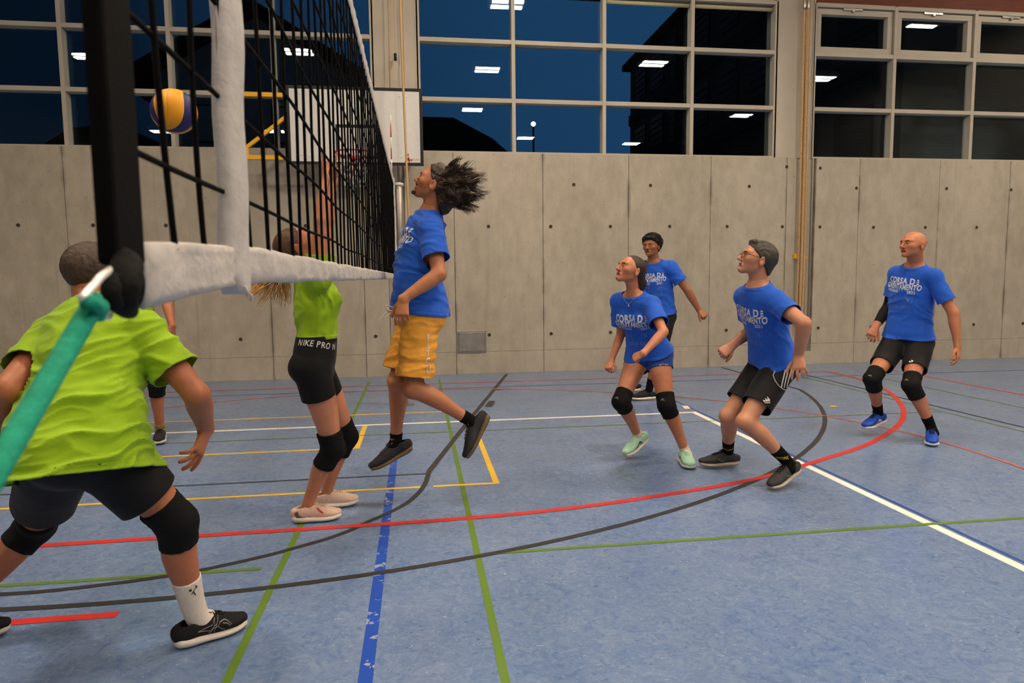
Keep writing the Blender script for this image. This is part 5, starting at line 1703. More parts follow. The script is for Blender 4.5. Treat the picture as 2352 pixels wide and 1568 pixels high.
def logo_bird():            # runbird-like sweep on a shoe side
    a = [(0.30, 0.030), (0.36, 0.050), (0.42, 0.060), (0.50, 0.052), (0.60, 0.030)]
    return merge2d([stroke2d(a, 0.010, 4), stroke2d([(0.44, 0.058), (0.40, 0.040), (0.34, 0.026)], 0.010, 4), stroke2d([(0.48, 0.056), (0.54, 0.046), (0.64, 0.034)], 0.006, 4)])
def logo_tiger():           # outlined crossing stripes
    w = 0.0028
    P = [[(0.26, 0.056), (0.46, 0.066)], [(0.26, 0.056), (0.44, 0.046)], [(0.46, 0.066), (0.50, 0.086)], [(0.52, 0.066), (0.56, 0.088)],
         [(0.40, 0.036), (0.46, 0.054), (0.52, 0.066)], [(0.47, 0.036), (0.50, 0.052), (0.52, 0.066)], [(0.56, 0.068), (0.64, 0.070), (0.72, 0.048)], [(0.56, 0.068), (0.54, 0.052), (0.62, 0.036)], [(0.44, 0.050), (0.54, 0.056)], [(0.50, 0.086), (0.48, 0.060), (0.42, 0.034)], [(0.60, 0.062), (0.66, 0.056), (0.70, 0.044)]]
    return merge2d([stroke2d(p, w, 3) for p in P])
def logo_tick(): return merge2d([stroke2d([(0.40, 0.060), (0.44, 0.044), (0.56, 0.060)], 0.004, 4)])
def logo_stripes(): return merge2d([stroke2d([(0.36 + 0.07 * k, 0.070 - 0.004 * k), (0.42 + 0.07 * k, 0.030)], 0.005, 0) for k in range(3)])
def pad_mark(): return merge2d([stroke2d([(-0.014, 0.006), (0.0, 0.012), (0.012, 0.0)], 0.004, 3), stroke2d([(0.004, 0.010), (-0.006, 0.0), (-0.016, -0.004)], 0.003, 3)])

SH_black_w = dict(upper=upper('black_mesh', (26, 26, 28)), sole=W_sole, lace=L_black)

PEOPLE = []
# --- bald man, far right
p8 = dict(key='bald', sc=1.02, label='bald man in blue printed shirt, black shorts and knee pads, standing far right',
    skinrgb=(182, 118, 86), yaw=-96, pitch=8, armsleeve='R', hs=1.0, browmat=mat('brow_dark', (58, 40, 30), 0.8),
    J=dict(neck=(2101, 611, 5.16), head=(2097, 564, 5.10), shR=(2060, 630, 5.32), shL=(2145, 637, 5.01), elR=(2041, 704, 5.38), wrR=(2010, 751, 5.28), elL=(2190, 720, 5.02), wrL=(2199, 795, 4.92), tipR=(1988, 800, 5.22), tipL=(2203, 842, 4.84),
           pel=(2086, 770, 5.24), hipR=(2058, 784, 5.30), hipL=(2112, 790, 5.17), knR=(2003, 870, 5.10), knL=(2092, 884, 4.92), anR=(2017, 949, 5.27), anL=(2140, 985, 'z', .108)),
    footR=(-112, -7), footL=(-142, -2), handR=dict(n=(0.5, 0.75, -0.2), curl=K['half'], spread=0.3), handL=dict(n=(-0.6, 0.7, 0.0), curl=K['relax'], spread=0.15),
    shirt=dict(mat=C_blue, hem=-0.02, w=0.94, sleeve=0.66, sr=(0.060, 0.066), amp=0.018, seed=1.0, fscale=13, fdir=V(0.5, 0.2, 0.85), wmap=dim_at_waist),
    shorts=dict(mat=C_black, len=0.62, rh=0.092, k=0.016), pads=True, padmat=C_pad, padlen=(0.10, 0.12), padlogo=pad_mark,
    sock=(C_sockb, 0.12), shoe=dict(upper=upper('blue', (24, 74, 186), 0.5), sole=mat('white_teal_sole', (206, 212, 206), 0.6, var=0.1, vscale=8), lace=mat('navy_lace', (20, 26, 54), 0.8), logo=logo_bird, logomat=W_mark, collar=0.095), print=dict(s=1.0, down=0.17, off=0.025))
# --- grey-haired man with glasses
p7 = dict(key='glasses', sc=1.0, label='grey-haired man with glasses crouching in blue shirt and black striped shorts',
    skinrgb=(192, 134, 104), yaw=-80, pitch=20, hs=1.02, browmat=mat('brow_grey', (84, 66, 52), 0.8),
    J=dict(neck=(1739, 658, 4.15), head=(1737, 598, 4.13), shR=(1710, 682, 4.31), shL=(1782, 691, 4.02), elR=(1728, 756, 4.46), wrR=(1682, 793, 4.38), elL=(1847, 742, 3.92), wrL=(1834, 818, 3.82), tipR=(1655, 812, 4.30), tipL=(1838, 886, 3.76),
           pel=(1776, 822, 4.25), hipR=(1758, 840, 4.34), hipL=(1790, 846, 4.17), knR=(1672, 955, 4.30), knL=(1712, 968, 4.00), anR=(1671, 1038, 'z', .110), anL=(1811, 1064, 4.02)),
    footR=(-86, 0), footL=(-112, -16), handR=dict(n=(0.2, 0.7, -0.5), curl=K['fist'], thumb=(0.0, 0.7)), handL=dict(n=(0.55, 0.75, -0.1), curl=K['relax'], spread=0.5, thumb=(0.7, 0.1)),
    shirt=dict(mat=C_blue, hem=0.0, w=0.94, sleeve=0.58, sr=(0.062, 0.072), amp=0.018, seed=2.0, fscale=13, fdir=V(0.6, 0.3, 0.7), wmap=dim_at_waist),
    shorts=dict(mat=C_black, len=0.70, rh=0.100, k=0.018), sock=(C_sockb, 0.14),
    shoe=dict(upper=upper('grey_mesh', (56, 56, 58)), sole=G_sole, lace=L_black, logo=logo_tick, logomat=mat('lime_mark', (150, 180, 40), 0.5)), print=dict(s=1.0, down=0.19, off=0.02))
# --- woman in blue
p5 = dict(key='woman', sc=0.93, fem=True, label='woman in blue printed shirt and blue shorts with mint shoes, looking up',
    skinrgb=(190, 124, 92), yaw=-104, pitch=24, hs=1.0, browmat=mat('brow_brown', (74, 50, 36), 0.8),
    J=dict(neck=(1455, 676, 4.72), head=(1447, 623, 4.68), shR=(1421, 694, 4.82), shL=(1497, 702, 4.62), elR=(1427, 764, 4.94), wrR=(1404, 828, 4.84), elL=(1524, 762, 4.54), wrL=(1478, 811, 4.42), tipR=(1393, 856, 4.80), tipL=(1450, 826, 4.38),
           pel=(1490, 806, 4.85), hipR=(1468, 820, 4.91), hipL=(1514, 822, 4.80), knR=(1426, 922, 4.72), knL=(1531, 931, 4.64), anR=(1464, 998, 4.90), anL=(1573, 1034, 'z', .100)),
    footR=(-118, -22), footL=(-172, 0), handR=dict(n=(0.6, 0.5, -0.4), curl=K['loose'], thumb=(0.1, 0.5)), handL=dict(n=(0.3, 0.55, -0.75), curl=K['fist'], thumb=(0.6, 0.1)),
    shirt=dict(mat=C_blue, hem=-0.025, w=1.0, sleeve=0.66, sr=(0.064, 0.074), amp=0.015, seed=3.0, fscale=13, fdir=V(0.4, 0.3, 0.85), neckh=0.012, wmap=dim_at_waist,
               a=(0.085, 0.150, 0.172, 0.160, 0.186, 0.196), b=(0.066, 0.098, 0.124, 0.118, 0.140, 0.146)),
    shorts=dict(mat=C_navy, len=0.24, rh=0.100, k=0.008, amp=0.002, h=0.008), pads=True, padmat=C_pad, padlen=(0.09, 0.09), padlogo=pad_mark,
    sock=(C_sockc, 0.035), shoe=dict(upper=upper('mint', (170, 216, 190)), sole=W_sole, lace=L_mint, logo=logo_bird, logomat=mat('dark_mark', (28, 34, 36), 0.5)), print=dict(s=0.98, down=0.19))
# --- young man behind
p6 = dict(key='curly', sc=1.03, label='young man with curly black hair in blue shirt, standing behind the woman',
    skinrgb=(152, 98, 68), yaw=-134, pitch=4, hs=1.0, browmat=mat('brow_black', (26, 20, 18), 0.8),
    J=dict(neck=(1502, 603, 7.25), head=(1496, 567, 7.20), shR=(1473, 615, 7.36), shL=(1541, 615, 7.13), elR=(1462, 668, 7.42), wrR=(1455, 715, 7.3), elL=(1580, 668, 7.15), wrL=(1606, 713, 7.03), tipR=(1448, 735, 7.25), tipL=(1626, 730, 6.98),
           pel=(1514, 718, 7.3), hipR=(1496, 730, 7.36), hipL=(1529, 730, 7.24), knR=(1464, 808, 7.40), knL=(1508, 818, 7.10), anR=(1455, 880, 7.80), anL=(1490, 897, 'z', .108)),
    footR=(-95, -4), footL=(-88, 0), handR=dict(n=(0.4, 0.8, 0), curl=K['relax']), handL=dict(n=(0.3, 0.6, -0.7), curl=K['fist'], thumb=(0.3, 0.3)),
    shirt=dict(mat=C_blue, hem=-0.02, w=1.0, sleeve=0.60, sr=(0.066, 0.076), amp=0.016, seed=4.0, fscale=13, h=0.010, fdir=V(0.3, 0.2, 0.9)),
    shorts=dict(mat=C_black, len=0.72, rh=0.100, h=0.011), sock=(C_sockb, 0.15), res=1.15, shres=0.006, hres=0.0042,
    shoe=SH_black_w, print=dict(s=1.0, down=0.18))
# --- jumping man in amber shorts
p4 = dict(key='jumper', sc=1.0, label='man with long dark hair jumping at the net in blue shirt and amber shorts',
    skinrgb=(176, 114, 80), yaw=-78, pitch=30, hs=1.04, browmat=mat('brow_dark2', (44, 32, 26), 0.8),
    J=dict(neck=(986, 492, 4.15), head=(997, 426, 4.12), shR=(977, 528, 4.32), shL=(990, 528, 3.98), elR=(1000, 625, 4.42), wrR=(936, 688, 4.36), elL=(1009, 630, 3.88), wrL=(926, 686, 3.80), tipR=(930, 725, 4.33), tipL=(920, 748, 3.78),
           pel=(965, 708, 4.15), hipR=(960, 726, 4.24), hipL=(966, 726, 4.06), knR=(912, 876, 4.22), knL=(950, 893, 4.00), anR=(908, 1016, 4.25), anL=(1082, 968, 4.05)),
    footR=(-102, -24), footL=(-118, -57), handR=dict(n=(0.8, 0.4, 0), curl=K['relax']), handL=dict(n=(0.25, 0.9, 0.1), curl=K['relax'], spread=0.2),
    shirt=dict(mat=C_blue, hem=-0.055, w=1.0, sleeve=0.64, sr=(0.068, 0.078), amp=0.020, seed=5.0, fscale=12, fdir=V(0.3, 0.1, 0.9), bend=0.0, a=(0.085, 0.150, 0.180, 0.182, 0.196, 0.202), b=(0.070, 0.112, 0.144, 0.154, 0.172, 0.178), shift=(0, 0, 0.008, 0.012, 0.0, -0.005)),
    shorts=dict(mat=C_amber, len=0.84, rh=0.112, k=0.016, amp=0.020, fscale=15, waist=0.03), bend=0.02, sock=(C_sockb, 0.07), footrollL=0.5,
    shoe=dict(upper=upper('dark_grey', (40, 42, 46)), sole=D_sole, lace=mat('grey_lace', (92, 86, 78), 0.8), logo=logo_stripes, logomat=mat('dark_stripe', (66, 68, 74), 0.6)), print=dict(s=1.0, down=0.18))
# --- blocking woman in lime shirt
p3 = dict(key='blocker', sc=0.94, fem=True, label='woman with blond ponytail reaching both arms up at the net, lime shirt and black shorts',
    skinrgb=(194, 130, 98), yaw=72, pitch=38, hs=0.98, browmat=mat('brow_brown', (74, 50, 36), 0.8),
    J=dict(neck=(708, 616, 3.78), head=(684, 569, 3.78), shR=(732, 636, 3.64), shL=(732, 632, 3.92), elR=(735, 505, 3.58), wrR=(747, 408, 3.62), elL=(754, 505, 3.95), wrL=(767, 412, 3.88), tipR=(738, 335, 3.64), tipL=(768, 340, 3.86),
           pel=(722, 826, 3.78), hipR=(716, 848, 3.70), hipL=(726, 848, 3.86), knR=(766, 1030, 3.62), knL=(797, 1002, 3.92), anR=(707, 1158, 'z', .100), anL=(751, 1128, 'z', .100)),
    footR=(84, 0), footL=(80, 0), handR=dict(n=(0.9, 0.1, 0.1), curl=K['open'], spread=0.12, thumb=(0.2, 0.05)), handL=dict(n=(0.9, -0.1, 0.1), curl=K['open'], spread=0.12, thumb=(0.2, 0.05)),
    shirt=dict(mat=C_lime, tuck=True, hem=0.235, w=1.0, sleeve=0.40, sr=(0.066, 0.070), amp=0.018, seed=6.0, fscale=18, fdir=V(0.9, 0.35, 0.12), a=(0.085, 0.146, 0.166, 0.156, 0.164, 0.164), b=(0.066, 0.105, 0.136, 0.124, 0.134, 0.134)),
    shorts=dict(mat=C_black2, len=0.33, rh=0.099, k=0.004, amp=0.0, waist=0.27, h=0.008), glute=0.80, pads=True, padmat=C_pad, padlen=(0.11, 0.12),
    sock=(None, 0), shoe=dict(upper=upper('cream_pink', (226, 196, 178)), sole=mat('white_thick_sole', (226, 216, 206), 0.6, var=0.05), lace=mat('cream_lace', (222, 206, 182), 0.8), sole_h=0.036, heel_h=0.044), bend=0.03)
# --- big man in lime shirt, back to the camera
p1 = dict(key='lime', sc=1.04, girth=1.06, label='man in lime shirt and black shorts crouching in the foreground, back to the camera',
    skinrgb=(174, 108, 76), yaw=25, pitch=4, hs=1.02, browmat=mat('brow_dark', (58, 40, 30), 0.8),
    J=dict(neck=(226, 712, 2.66), head=(222, 634, 2.76), shR=(330, 764, 2.58), shL=(128, 772, 2.64), elR=(452, 906, 2.42), wrR=(474, 985, 2.58), elL=(16, 894, 2.45), wrL=(-14, 1004, 2.58), tipR=(450, 1052, 2.66), tipL=(0, 1070, 2.64),
           pel=(184, 1004, 2.40), hipR=(236, 1034, 2.39), hipL=(138, 1036, 2.41), knR=(406, 1198, 2.66), knL=(82, 1206, 2.70), anR=('w', -0.862, 2.612, 0.102), anL=('w', -1.80, 2.75, 0.102)),
    shoe_len=0.258, footR=(58, 0), footL=(72, 0), handR=dict(n=(-0.95, 0.1, 0.1), curl=(12, 18, 22, 28), spread=0.6, thumb=(0.7, 0.2)), handL=dict(n=(0.9, 0.2, 0), curl=K['relax']),
    shirt=dict(mat=C_lime, hem=-0.27, w=1.03, sleeve=0.62, sr=(0.066, 0.074), amp=0.032, seed=7.0, fscale=13, h=0.0062, fdir=V(-0.3, 0.1, 0.95), a=(0.086, 0.148, 0.166, 0.150, 0.178, 0.206), b=(0.070, 0.105, 0.132, 0.142, 0.168, 0.180), tilts=0.0, tiltf=0.30, wmap=dim_at_waist),
    shorts=dict(mat=C_black, len=0.61, rh=0.102, k=0.018, drop=0.012), pads=True, padmat=C_pad, padlen=(0.100, 0.092), res=0.9, hres=0.003,
    sock=(C_sockw, 0.19), shoe=dict(upper=upper('black', (20, 20, 22)), sole=W_sole, lace=L_black, logo=logo_tiger, logomat=mat('silver_mark', (150, 148, 146), 0.5), heel_h=0.040))
# --- mostly hidden team mate beyond the net
p2 = dict(key='hidden', sc=1.02, label='dark-haired player in lime shirt mostly hidden behind the foreground man and the net tape',
    skinrgb=(172, 106, 74), yaw=-178, pitch=4, hs=1.0, browmat=mat('brow_dark', (58, 40, 30), 0.8), lowhead=True, res=1.3, hres=0.005, shres=0.006,
    J=dict(neck=(290, 594, 6.1), head=(286, 552, 6.06), shR=(250, 610, 6.12), shL=(332, 612, 6.1), elR=(235, 672, 6.2), wrR=(240, 735, 6.1), elL=(382, 690, 6.25), wrL=(396, 748, 6.12), tipR=(240, 785, 6.05), tipL=(386, 795, 6.0),
           pel=(302, 732, 6.15), hipR=(280, 744, 6.15), hipL=(324, 744, 6.15), knR=(262, 868, 5.98), knL=(360, 884, 5.95), anR=(255, 978, 'z', .106), anL=(368, 984, 'z', .106)),
    footR=(-160, 0), footL=(165, 0), handR=dict(n=(0.8, 0.4, 0), curl=K['relax']), handL=dict(n=(-0.8, 0.4, 0), curl=K['relax']),
    shirt=dict(mat=C_lime, hem=-0.02, sleeve=0.55, amp=0.004, seed=8.0, h=0.011), shorts=dict(mat=C_black, len=0.7, rh=0.10, h=0.011), pads=True, padmat=C_pad, padlogo=pad_mark,
    sock=(mat('olive_sock', (140, 130, 50), 0.9), 0.05), shoe=dict(upper=upper('charcoal', (36, 35, 36)), sole=W_sole, lace=L_black))
PEOPLE = [p8, p7, p5, p6, p4, p3, p1, p2]
ONLY = None
for c in PEOPLE:
    if ONLY and c['key'] not in ONLY: continue
    c['skin'] = skin(c['key'], c['skinrgb'])
    build_person(c)

# ================================================================== HAIR, GLASSES, PRINTS
def hairmat(name, rgb, rough=0.5, var=0.35):
    return mat('hair_' + name, rgb, rough, 0.35, var=var, vscale=55, bump=0.5, bscale=160, stretch=(1, 1, 0.3))
def on(c): return '_root' in c

# short cropped hair of the foreground man
if on(p1):
    hair_cap(p1, hairmat('brown_crop', (70, 54, 44)), 0.007, 0.0028, 70, (0.95, 0.000), h=0.004)
# grey hair of the man with glasses
if on(p7):
    hair_cap(p7, hairmat('dark_grey', (56, 53, 48), var=0.5), 0.014, 0.0045, 40, (0.80, 0.006), stretch=(90, 26, 26),
             extra=[lambda W, hs, A: Loft([W(-0.03, 0.055, 0.104), W(0.02, 0.062, 0.102)], A[2], 0.016 * hs, 0.020 * hs, 1),
                    lambda W, hs, A: Ell(W(0, -0.078, -0.035), hs * V(0.058, 0.035, 0.055), A)])
    M_lens = bpy.data.materials.new('spectacle_lens'); M_lens.use_nodes = True
    nl = M_lens.node_tree; nl.nodes.clear()
    o_ = nl.nodes.new('ShaderNodeOutputMaterial'); mx_ = nl.nodes.new('ShaderNodeMixShader'); t_ = nl.nodes.new('ShaderNodeBsdfTransparent'); g_ = nl.nodes.new('ShaderNodeBsdfGlossy')
    g_.inputs['Roughness'].default_value = 0.02; mx_.inputs['Fac'].default_value = 0.04
    nl.links.new(t_.outputs[0], mx_.inputs[1]); nl.links.new(g_.outputs[0], mx_.inputs[2]); nl.links.new(mx_.outputs[0], o_.inputs['Surface'])
    hc, A, hs, W = p7['_head']
    gl = MB(); M_fr = mat('dark_glasses_frame', (24, 20, 18), 0.35, 0.5)
    for x in (-1, 1):
        ring = [W(x * 0.034 + 0.0245 * math.cos(a), 0.103 - 0.010 * abs(x * 0.034 + 0.0245 * math.cos(a)) / 0.058, 0.002 + 0.0165 * math.sin(a)) for a in np.linspace(0, 2 * math.pi, 24, endpoint=False)]
        gl.tube(ring, 0.0012 * hs, 6, closed=True)
        gl.tube(catmull([W(x * 0.058, 0.094, 0.010), W(x * 0.078, 0.070, 0.012), W(x * 0.086, 0.010, 0.012), W(x * 0.086, -0.018, 0.006)], 5), 0.0019 * hs, 6)
    gl.tube(catmull([W(-0.010, 0.103, 0.004), W(0, 0.108, 0.008), W(0.010, 0.103, 0.004)], 4), 0.0012 * hs, 6)
    go = gl.build('glasses', M_fr, p7['_root'], smooth=True)
    for x in (-1, 1):
        pts = [W(x * 0.034 + 0.0245 * math.cos(a), 0.1025 - 0.010 * abs(x * 0.034 + 0.0245 * math.cos(a)) / 0.058, 0.002 + 0.0165 * math.sin(a)) for a in np.linspace(0, 2 * math.pi, 24, endpoint=False)]
        MB().add(pts + [p + A[1] * 0.0015 for p in pts], [tuple(range(23, -1, -1)), tuple(range(24, 48))] + [(i, (i + 1) % 24, 24 + (i + 1) % 24, 24 + i) for i in range(24)]).build('lens', M_lens, go)
# woman: dark hair tied low
if on(p5):
    hair_cap(p5, hairmat('dark_brown', (48, 36, 29), 0.4, 0.3), 0.008, 0.0022, 40, (1.15, 0.020), stretch=(60, 18, 18),
             extra=[lambda W, hs, A: Loft([W(0, -0.085, -0.01), W(0, -0.125, -0.050), W(0, -0.118, -0.100)], A[0], [0.052 * hs, 0.048 * hs, 0.026 * hs], [0.04 * hs, 0.044 * hs, 0.024 * hs])])
    J = p5['_J']; up, rt, fr, _, _ = p5['_fr']; so, sv, sf = p5['_shirt']
    tree = bvh(sv, sf); nk, nd = p5['_nk']
    pts = []
    for t in np.linspace(-1, 1, 15):
        lat = 0.060 * t * (1 if abs(t) > 0.5 else 1)
        dn = 0.055 * (1 - abs(t)) ** 0.9
        o = nk + rt * lat - up * (dn - 0.008) + fr * 0.4
        h = tree.ray_cast(Vector(o), Vector(-fr))
        fallback = nk + rt * lat + fr * 0.045 * math.sqrt(max(0, 1 - t * t)) + up * 0.004
        pts.append(np.array(h[0]) + fr * 0.004 if h[0] is not None and (Vector(o) - h[0]).length < 0.45 else fallback)
    ch = MB().tube(pts, 0.0014, 6)
    ch.lathe([(0.001, -0.010), (0.006, -0.004), (0.005, 0.004), (0.001, 0.008)], pts[7] - V(0, 0, 0.008), 8)
    ch.build('necklace', mat('silver_chain', (196, 196, 200), 0.3, 0.5, 0.7), p5['_root'], smooth=True)
# curly black hair
if on(p6):
    ho = hair_cap(p6, hairmat('black_curls', (20, 18, 17), 0.6, 0.4), 0.026, 0.014, 46, (0.62, 0.018), h=0.0048,
             extra=[lambda W, hs, A: Loft([W(-0.055, 0.055, 0.085), W(0, 0.078, 0.092), W(0.055, 0.055, 0.085)], A[2], 0.024 * hs, 0.026 * hs),
                    lambda W, hs, A: Ell(W(0, -0.085, -0.045), hs * V(0.052, 0.035, 0.05), A)])
    hc, A, hs, W = p6['_head']
    sp = []
    for i in range(260):
        a, b = rng.uniform(0, 2 * math.pi), rng.uniform(0.0, 1.0)
        d = V(math.cos(a) * math.sqrt(1 - b * b), math.sin(a) * math.sqrt(1 - b * b), b)
        if 0.62 * d[1] * 0.1 - d[2] * 0.1 > 0: continue
        p = V(0, -0.020, 0.036) + d * V(0.103, 0.122, 0.112)
        t = nrm(np.cross(d, rng.normal(size=3))); w = np.cross(d, t)
        r = rng.uniform(0.010, 0.016)
        sp.append(([W(*(p + r * (math.cos(q) * t + math.sin(q) * w) + d * 0.003 * q)) for q in np.linspace(0, 5.0, 7)], 0.0042 * hs, 0.0020 * hs))
    strands(p6, 'curls', hairmat('black_curls', (20, 18, 17)), sp, ho)
# jumping man: long wavy hair thrown back, chin beard, drawstring
if on(p4):
    m4 = hairmat('dark_wavy', (54, 39, 30), 0.45, 0.5)
    ho = hair_cap(p4, m4, 0.016, 0.016, 30, (1.15, 0.018), h=0.005,
             extra=[lambda W, hs, A: Ell(W(0, -0.085, 0.030), hs * V(0.094, 0.085, 0.092), A), lambda W, hs, A: Ell(W(0, -0.095, -0.055), hs * V(0.074, 0.060, 0.080), A), lambda W, hs, A: Ell(W(0, -0.150, 0.03), hs * V(0.078, 0.060, 0.080), A)])
    hc, A, hs, W = p4['_head']
    back = nrm(V(1.0, 0.0, 0.18))
    sp = []
    n_cl = 0
    while n_cl < 62:
        a = rng.uniform(0, 2 * math.pi); b = rng.uniform(-0.75, 1.0)
        d = V(math.cos(a) * math.sqrt(1 - b * b), math.sin(a) * math.sqrt(1 - b * b), b)
        if d[1] > 0.35 or 1.15 * d[1] * 0.1 - d[2] * 0.1 > 0.03: continue
        n_cl += 1
        dw = d[0] * A[0] + d[1] * A[1] + d[2] * A[2]
        L = rng.uniform(0.09, 0.19) * (1.0 if d[1] < 0 else 0.75)
        flow = nrm(dw * 0.40 + back * rng.uniform(0.6, 1.0) + rng.normal(0, 0.14, 3))
        side = nrm(np.cross(flow, rng.normal(size=3))); w2 = np.cross(flow, side)
        amp = rng.uniform(0.008, 0.020); ph = rng.uniform(0, 6); fq = rng.uniform(3.5, 7.0); dr = rng.uniform(-0.5, 1.2)
        for j in range(22):
            dj = nrm(d + rng.normal(0, 0.13, 3))
            p = W(*(V(0, -0.045, 0.02) + dj * V(0.084, 0.100, 0.092)))
            Lj = L * rng.uniform(0.75, 1.08); of = rng.normal(0, 0.010, 3)
            pts = []
            for t in np.linspace(0, 1, 6):
                pts.append(p + flow * Lj * t + of * t * (1 - 0.7 * t) * 1.5 - (p - W(*(V(0, -0.045, 0.02) + d * V(0.084, 0.100, 0.092)))) * 0.72 * t + V(0, 0, -0.03) * dr * t * t + amp * t ** 0.6 * (math.cos(fq * t + ph) * side + math.sin(fq * t + ph) * w2))
            sp.append((pts, 0.0030 * hs, 0.0008))
    strands(p4, 'locks', m4, sp, ho)
    bd_ = Field().u(Loft([W(-0.020, 0.074, -0.088), W(0, 0.090, -0.092), W(0.020, 0.074, -0.088)], A[2], 0.012 * hs, 0.010 * hs), 0)
    v, q = surface(bd_, 0.004)
    v = v + 0.003 * perlin(v * 90)[:, None] * vnormals(v, tris(q))
    link('beard', mesh_np('beard', v, q, m4), p4['_root'])
    MB().tube(catmull([W(-0.028, 0.084, -0.044), W(0, 0.099, -0.0385), W(0.028, 0.084, -0.044)], 4), 0.0035 * hs, 6).build('moustache', m4, p4['_root'], smooth=True)
    ds = MB(); k0 = at(906, 708, 4.10)
    for q_ in ([(906, 706, 4.08), (896, 704, 4.06), (886, 702, 4.04), (890, 712, 4.04), (902, 714, 4.06)], [(906, 712, 4.08), (892, 716, 4.05), (880, 724, 4.03), (871, 738, 4.02)], [(906, 716, 4.08), (894, 722, 4.06), (888, 730, 4.05)]):
        ds.tube(catmull([at(*t) for t in q_], 5), 0.0045, 6)
    ds.build('drawstring', mat('pale_drawstring', (204, 192, 172), 0.8), p4['_root'], smooth=True)
# blocking woman: brown-blond hair with flying ponytail
if on(p3):
    m3 = hairmat('brown_blond', (84, 58, 38), 0.4, 0.4); m3b = hairmat('blond', (214, 164, 100), 0.4, 0.4)
    ho = hair_cap(p3, m3, 0.009, 0.0025, 40, (1.05, 0.012), stretch=(60, 18, 18))
    hc, A, hs, W = p3['_head']
    base = W(0, -0.105, -0.005)
    sp = []
    for i in range(240):
        b0 = base + rng.normal(0, 0.008, 3)
        ex, ey = rng.uniform(556, 672), 0
        ey = 664 + rng.uniform(-8, 40) * (1 if ex > 590 else 0.4) + rng.uniform(-4, 4)
        e = at(ex, ey, 3.80 + rng.normal(0, 0.05))
        md = (b0 + e) / 2 + V(0, 0, rng.uniform(-0.03, 0.015)) + rng.normal(0, 0.010, 3)
        e2 = e + V(-0.01, 0, -0.012) * rng.uniform(0, 1)
        sp.append(([b0, (b0 * 2 + md) / 3 + rng.normal(0, 0.006, 3), md, (md + e) / 2 + rng.normal(0, 0.008, 3), e2], 0.0034, 0.0008))
    strands(p3, 'ponytail', m3b, sp, ho)
if on(p2):
    hair_cap(p2, hairmat('black_short', (22, 19, 17)), 0.016, 0.004, 50, (0.7, 0.012), h=0.007)

# ---- small marks and lettering, laid on the garments
CAMP = V(0, 0, CAM_H)
def hit(tree, px, py):
    d = nrm(ray(px, py)); h = tree.ray_cast(Vector(CAMP), Vector(d))
    if h[0] is None: return None, None
    n = np.array(h[1]); n = -n if n @ d > 0 else n
    return np.array(h[0]), n
def art_at(parent, tree, art, px, py, material, name, up=V(0, 0, 1), lift=0.002):
    p, n = hit(tree, px, py)
    if p is None: return
    uy = nrm(up - n * (up @ n)); ux = np.cross(uy, n)
    v, f = art
    pts, fs = decal(tree, v, f, p + n * 0.06, ux, uy, -n, lift)
    if len(fs): link(name, mesh_np(name, pts, fs, material, smooth=False), parent)
def mark_line(parent, tree, pxs, w, material, name, n=5, lift=0.002):
    pts = catmull(np.array(pxs, float), n); out = []
    for x, y in pts:
        p, nn = hit(tree, x, y)
        if p is not None: out.append((p + nn * lift, nn))
    if len(out) < 2: return
    P = np.array([o[0] for o in out]); Nn = np.array([o[1] for o in out])
    T = np.gradient(P, axis=0); B = np.cross(Nn, T); B /= np.linalg.norm(B, axis=1, keepdims=True) + 1e-9
    k = len(P)
    keep = [i for i in range(k - 1) if np.linalg.norm(P[i + 1] - P[i]) < 0.06]
    if not keep: return
    f = np.array([(i, i + 1, k + i + 1, k + i) for i in keep])
    link(name, mesh_np(name, np.vstack([P + B * w / 2, P - B * w / 2]), f, material, smooth=False), parent)
def bars_logo(s=1.0):
    parts = []
    for k, (h0, h1) in enumerate(((0.006, 0.012), (0.010, 0.022), (0.014, 0.032))):
        x = -0.020 + 0.014 * k
        q = np.array([(x - 0.004, 0), (x + 0.008, 0), (x + 0.008 - 0.004 * k * 0, h0 * 0.6 + 0.004), (x - 0.004 - 0.003, h1)]) * s
        parts.append((q, np.array([(0, 1, 2), (0, 2, 3)])))
    parts.append(stroke2d([(-0.026 * s, -0.007 * s), (0.018 * s, -0.007 * s)], 0.005 * s))
    return merge2d(parts)
M_mw = mat('white_garment_mark', (214, 212, 208), 0.6, 0.2)
if on(p7):
    o, v, f = p7['_shorts']; t = bvh(v, f)
    art_at(o, t, bars_logo(1.1), 1763, 922, M_mw, 'shorts_logo')
    for dx in (0, 7, 14):
        mark_line(o, t, [(1806 + dx, 827), (1803 + dx, 850), (1798 + dx * 0.9, 872), (1794 + dx * 0.9, 890)], 0.009, M_mw, 'stripe')
    mark_line(o, t, [(1776, 838), (1780, 852), (1776, 862), (1784, 880), (1800, 894), (1815, 891), (1826, 880)], 0.004, M_mw, 'piping', 6)
    for s, px, py in (('R', 1672, 1033), ('L', 1797, 1052)):
        if '_sock' + s in p7['_J']:
            so_, v, f = p7['_J']['_sock' + s][:3]
            art_at(so_, bvh(v, f), text_mesh('WORK', 0.026, 0.01, 0, 1.0, 0.008), px, py, mat('sock_yellow', (196, 180, 50), 0.7), 'sock_lettering')
if on(p8):
    o, v, f = p8['_shorts']; t = bvh(v, f)
    art_at(o, t, bars_logo(1.2), 2097, 832, M_mw, 'shorts_logo')
if on(p5):
    o, v, f = p5['_shorts']; t = bvh(v, f)
    art_at(o, t, text_mesh('ALLEN', 0.020, 0.02, 0, 1.2, 0.01), 1525, 838, M_mw, 'shorts_lettering')
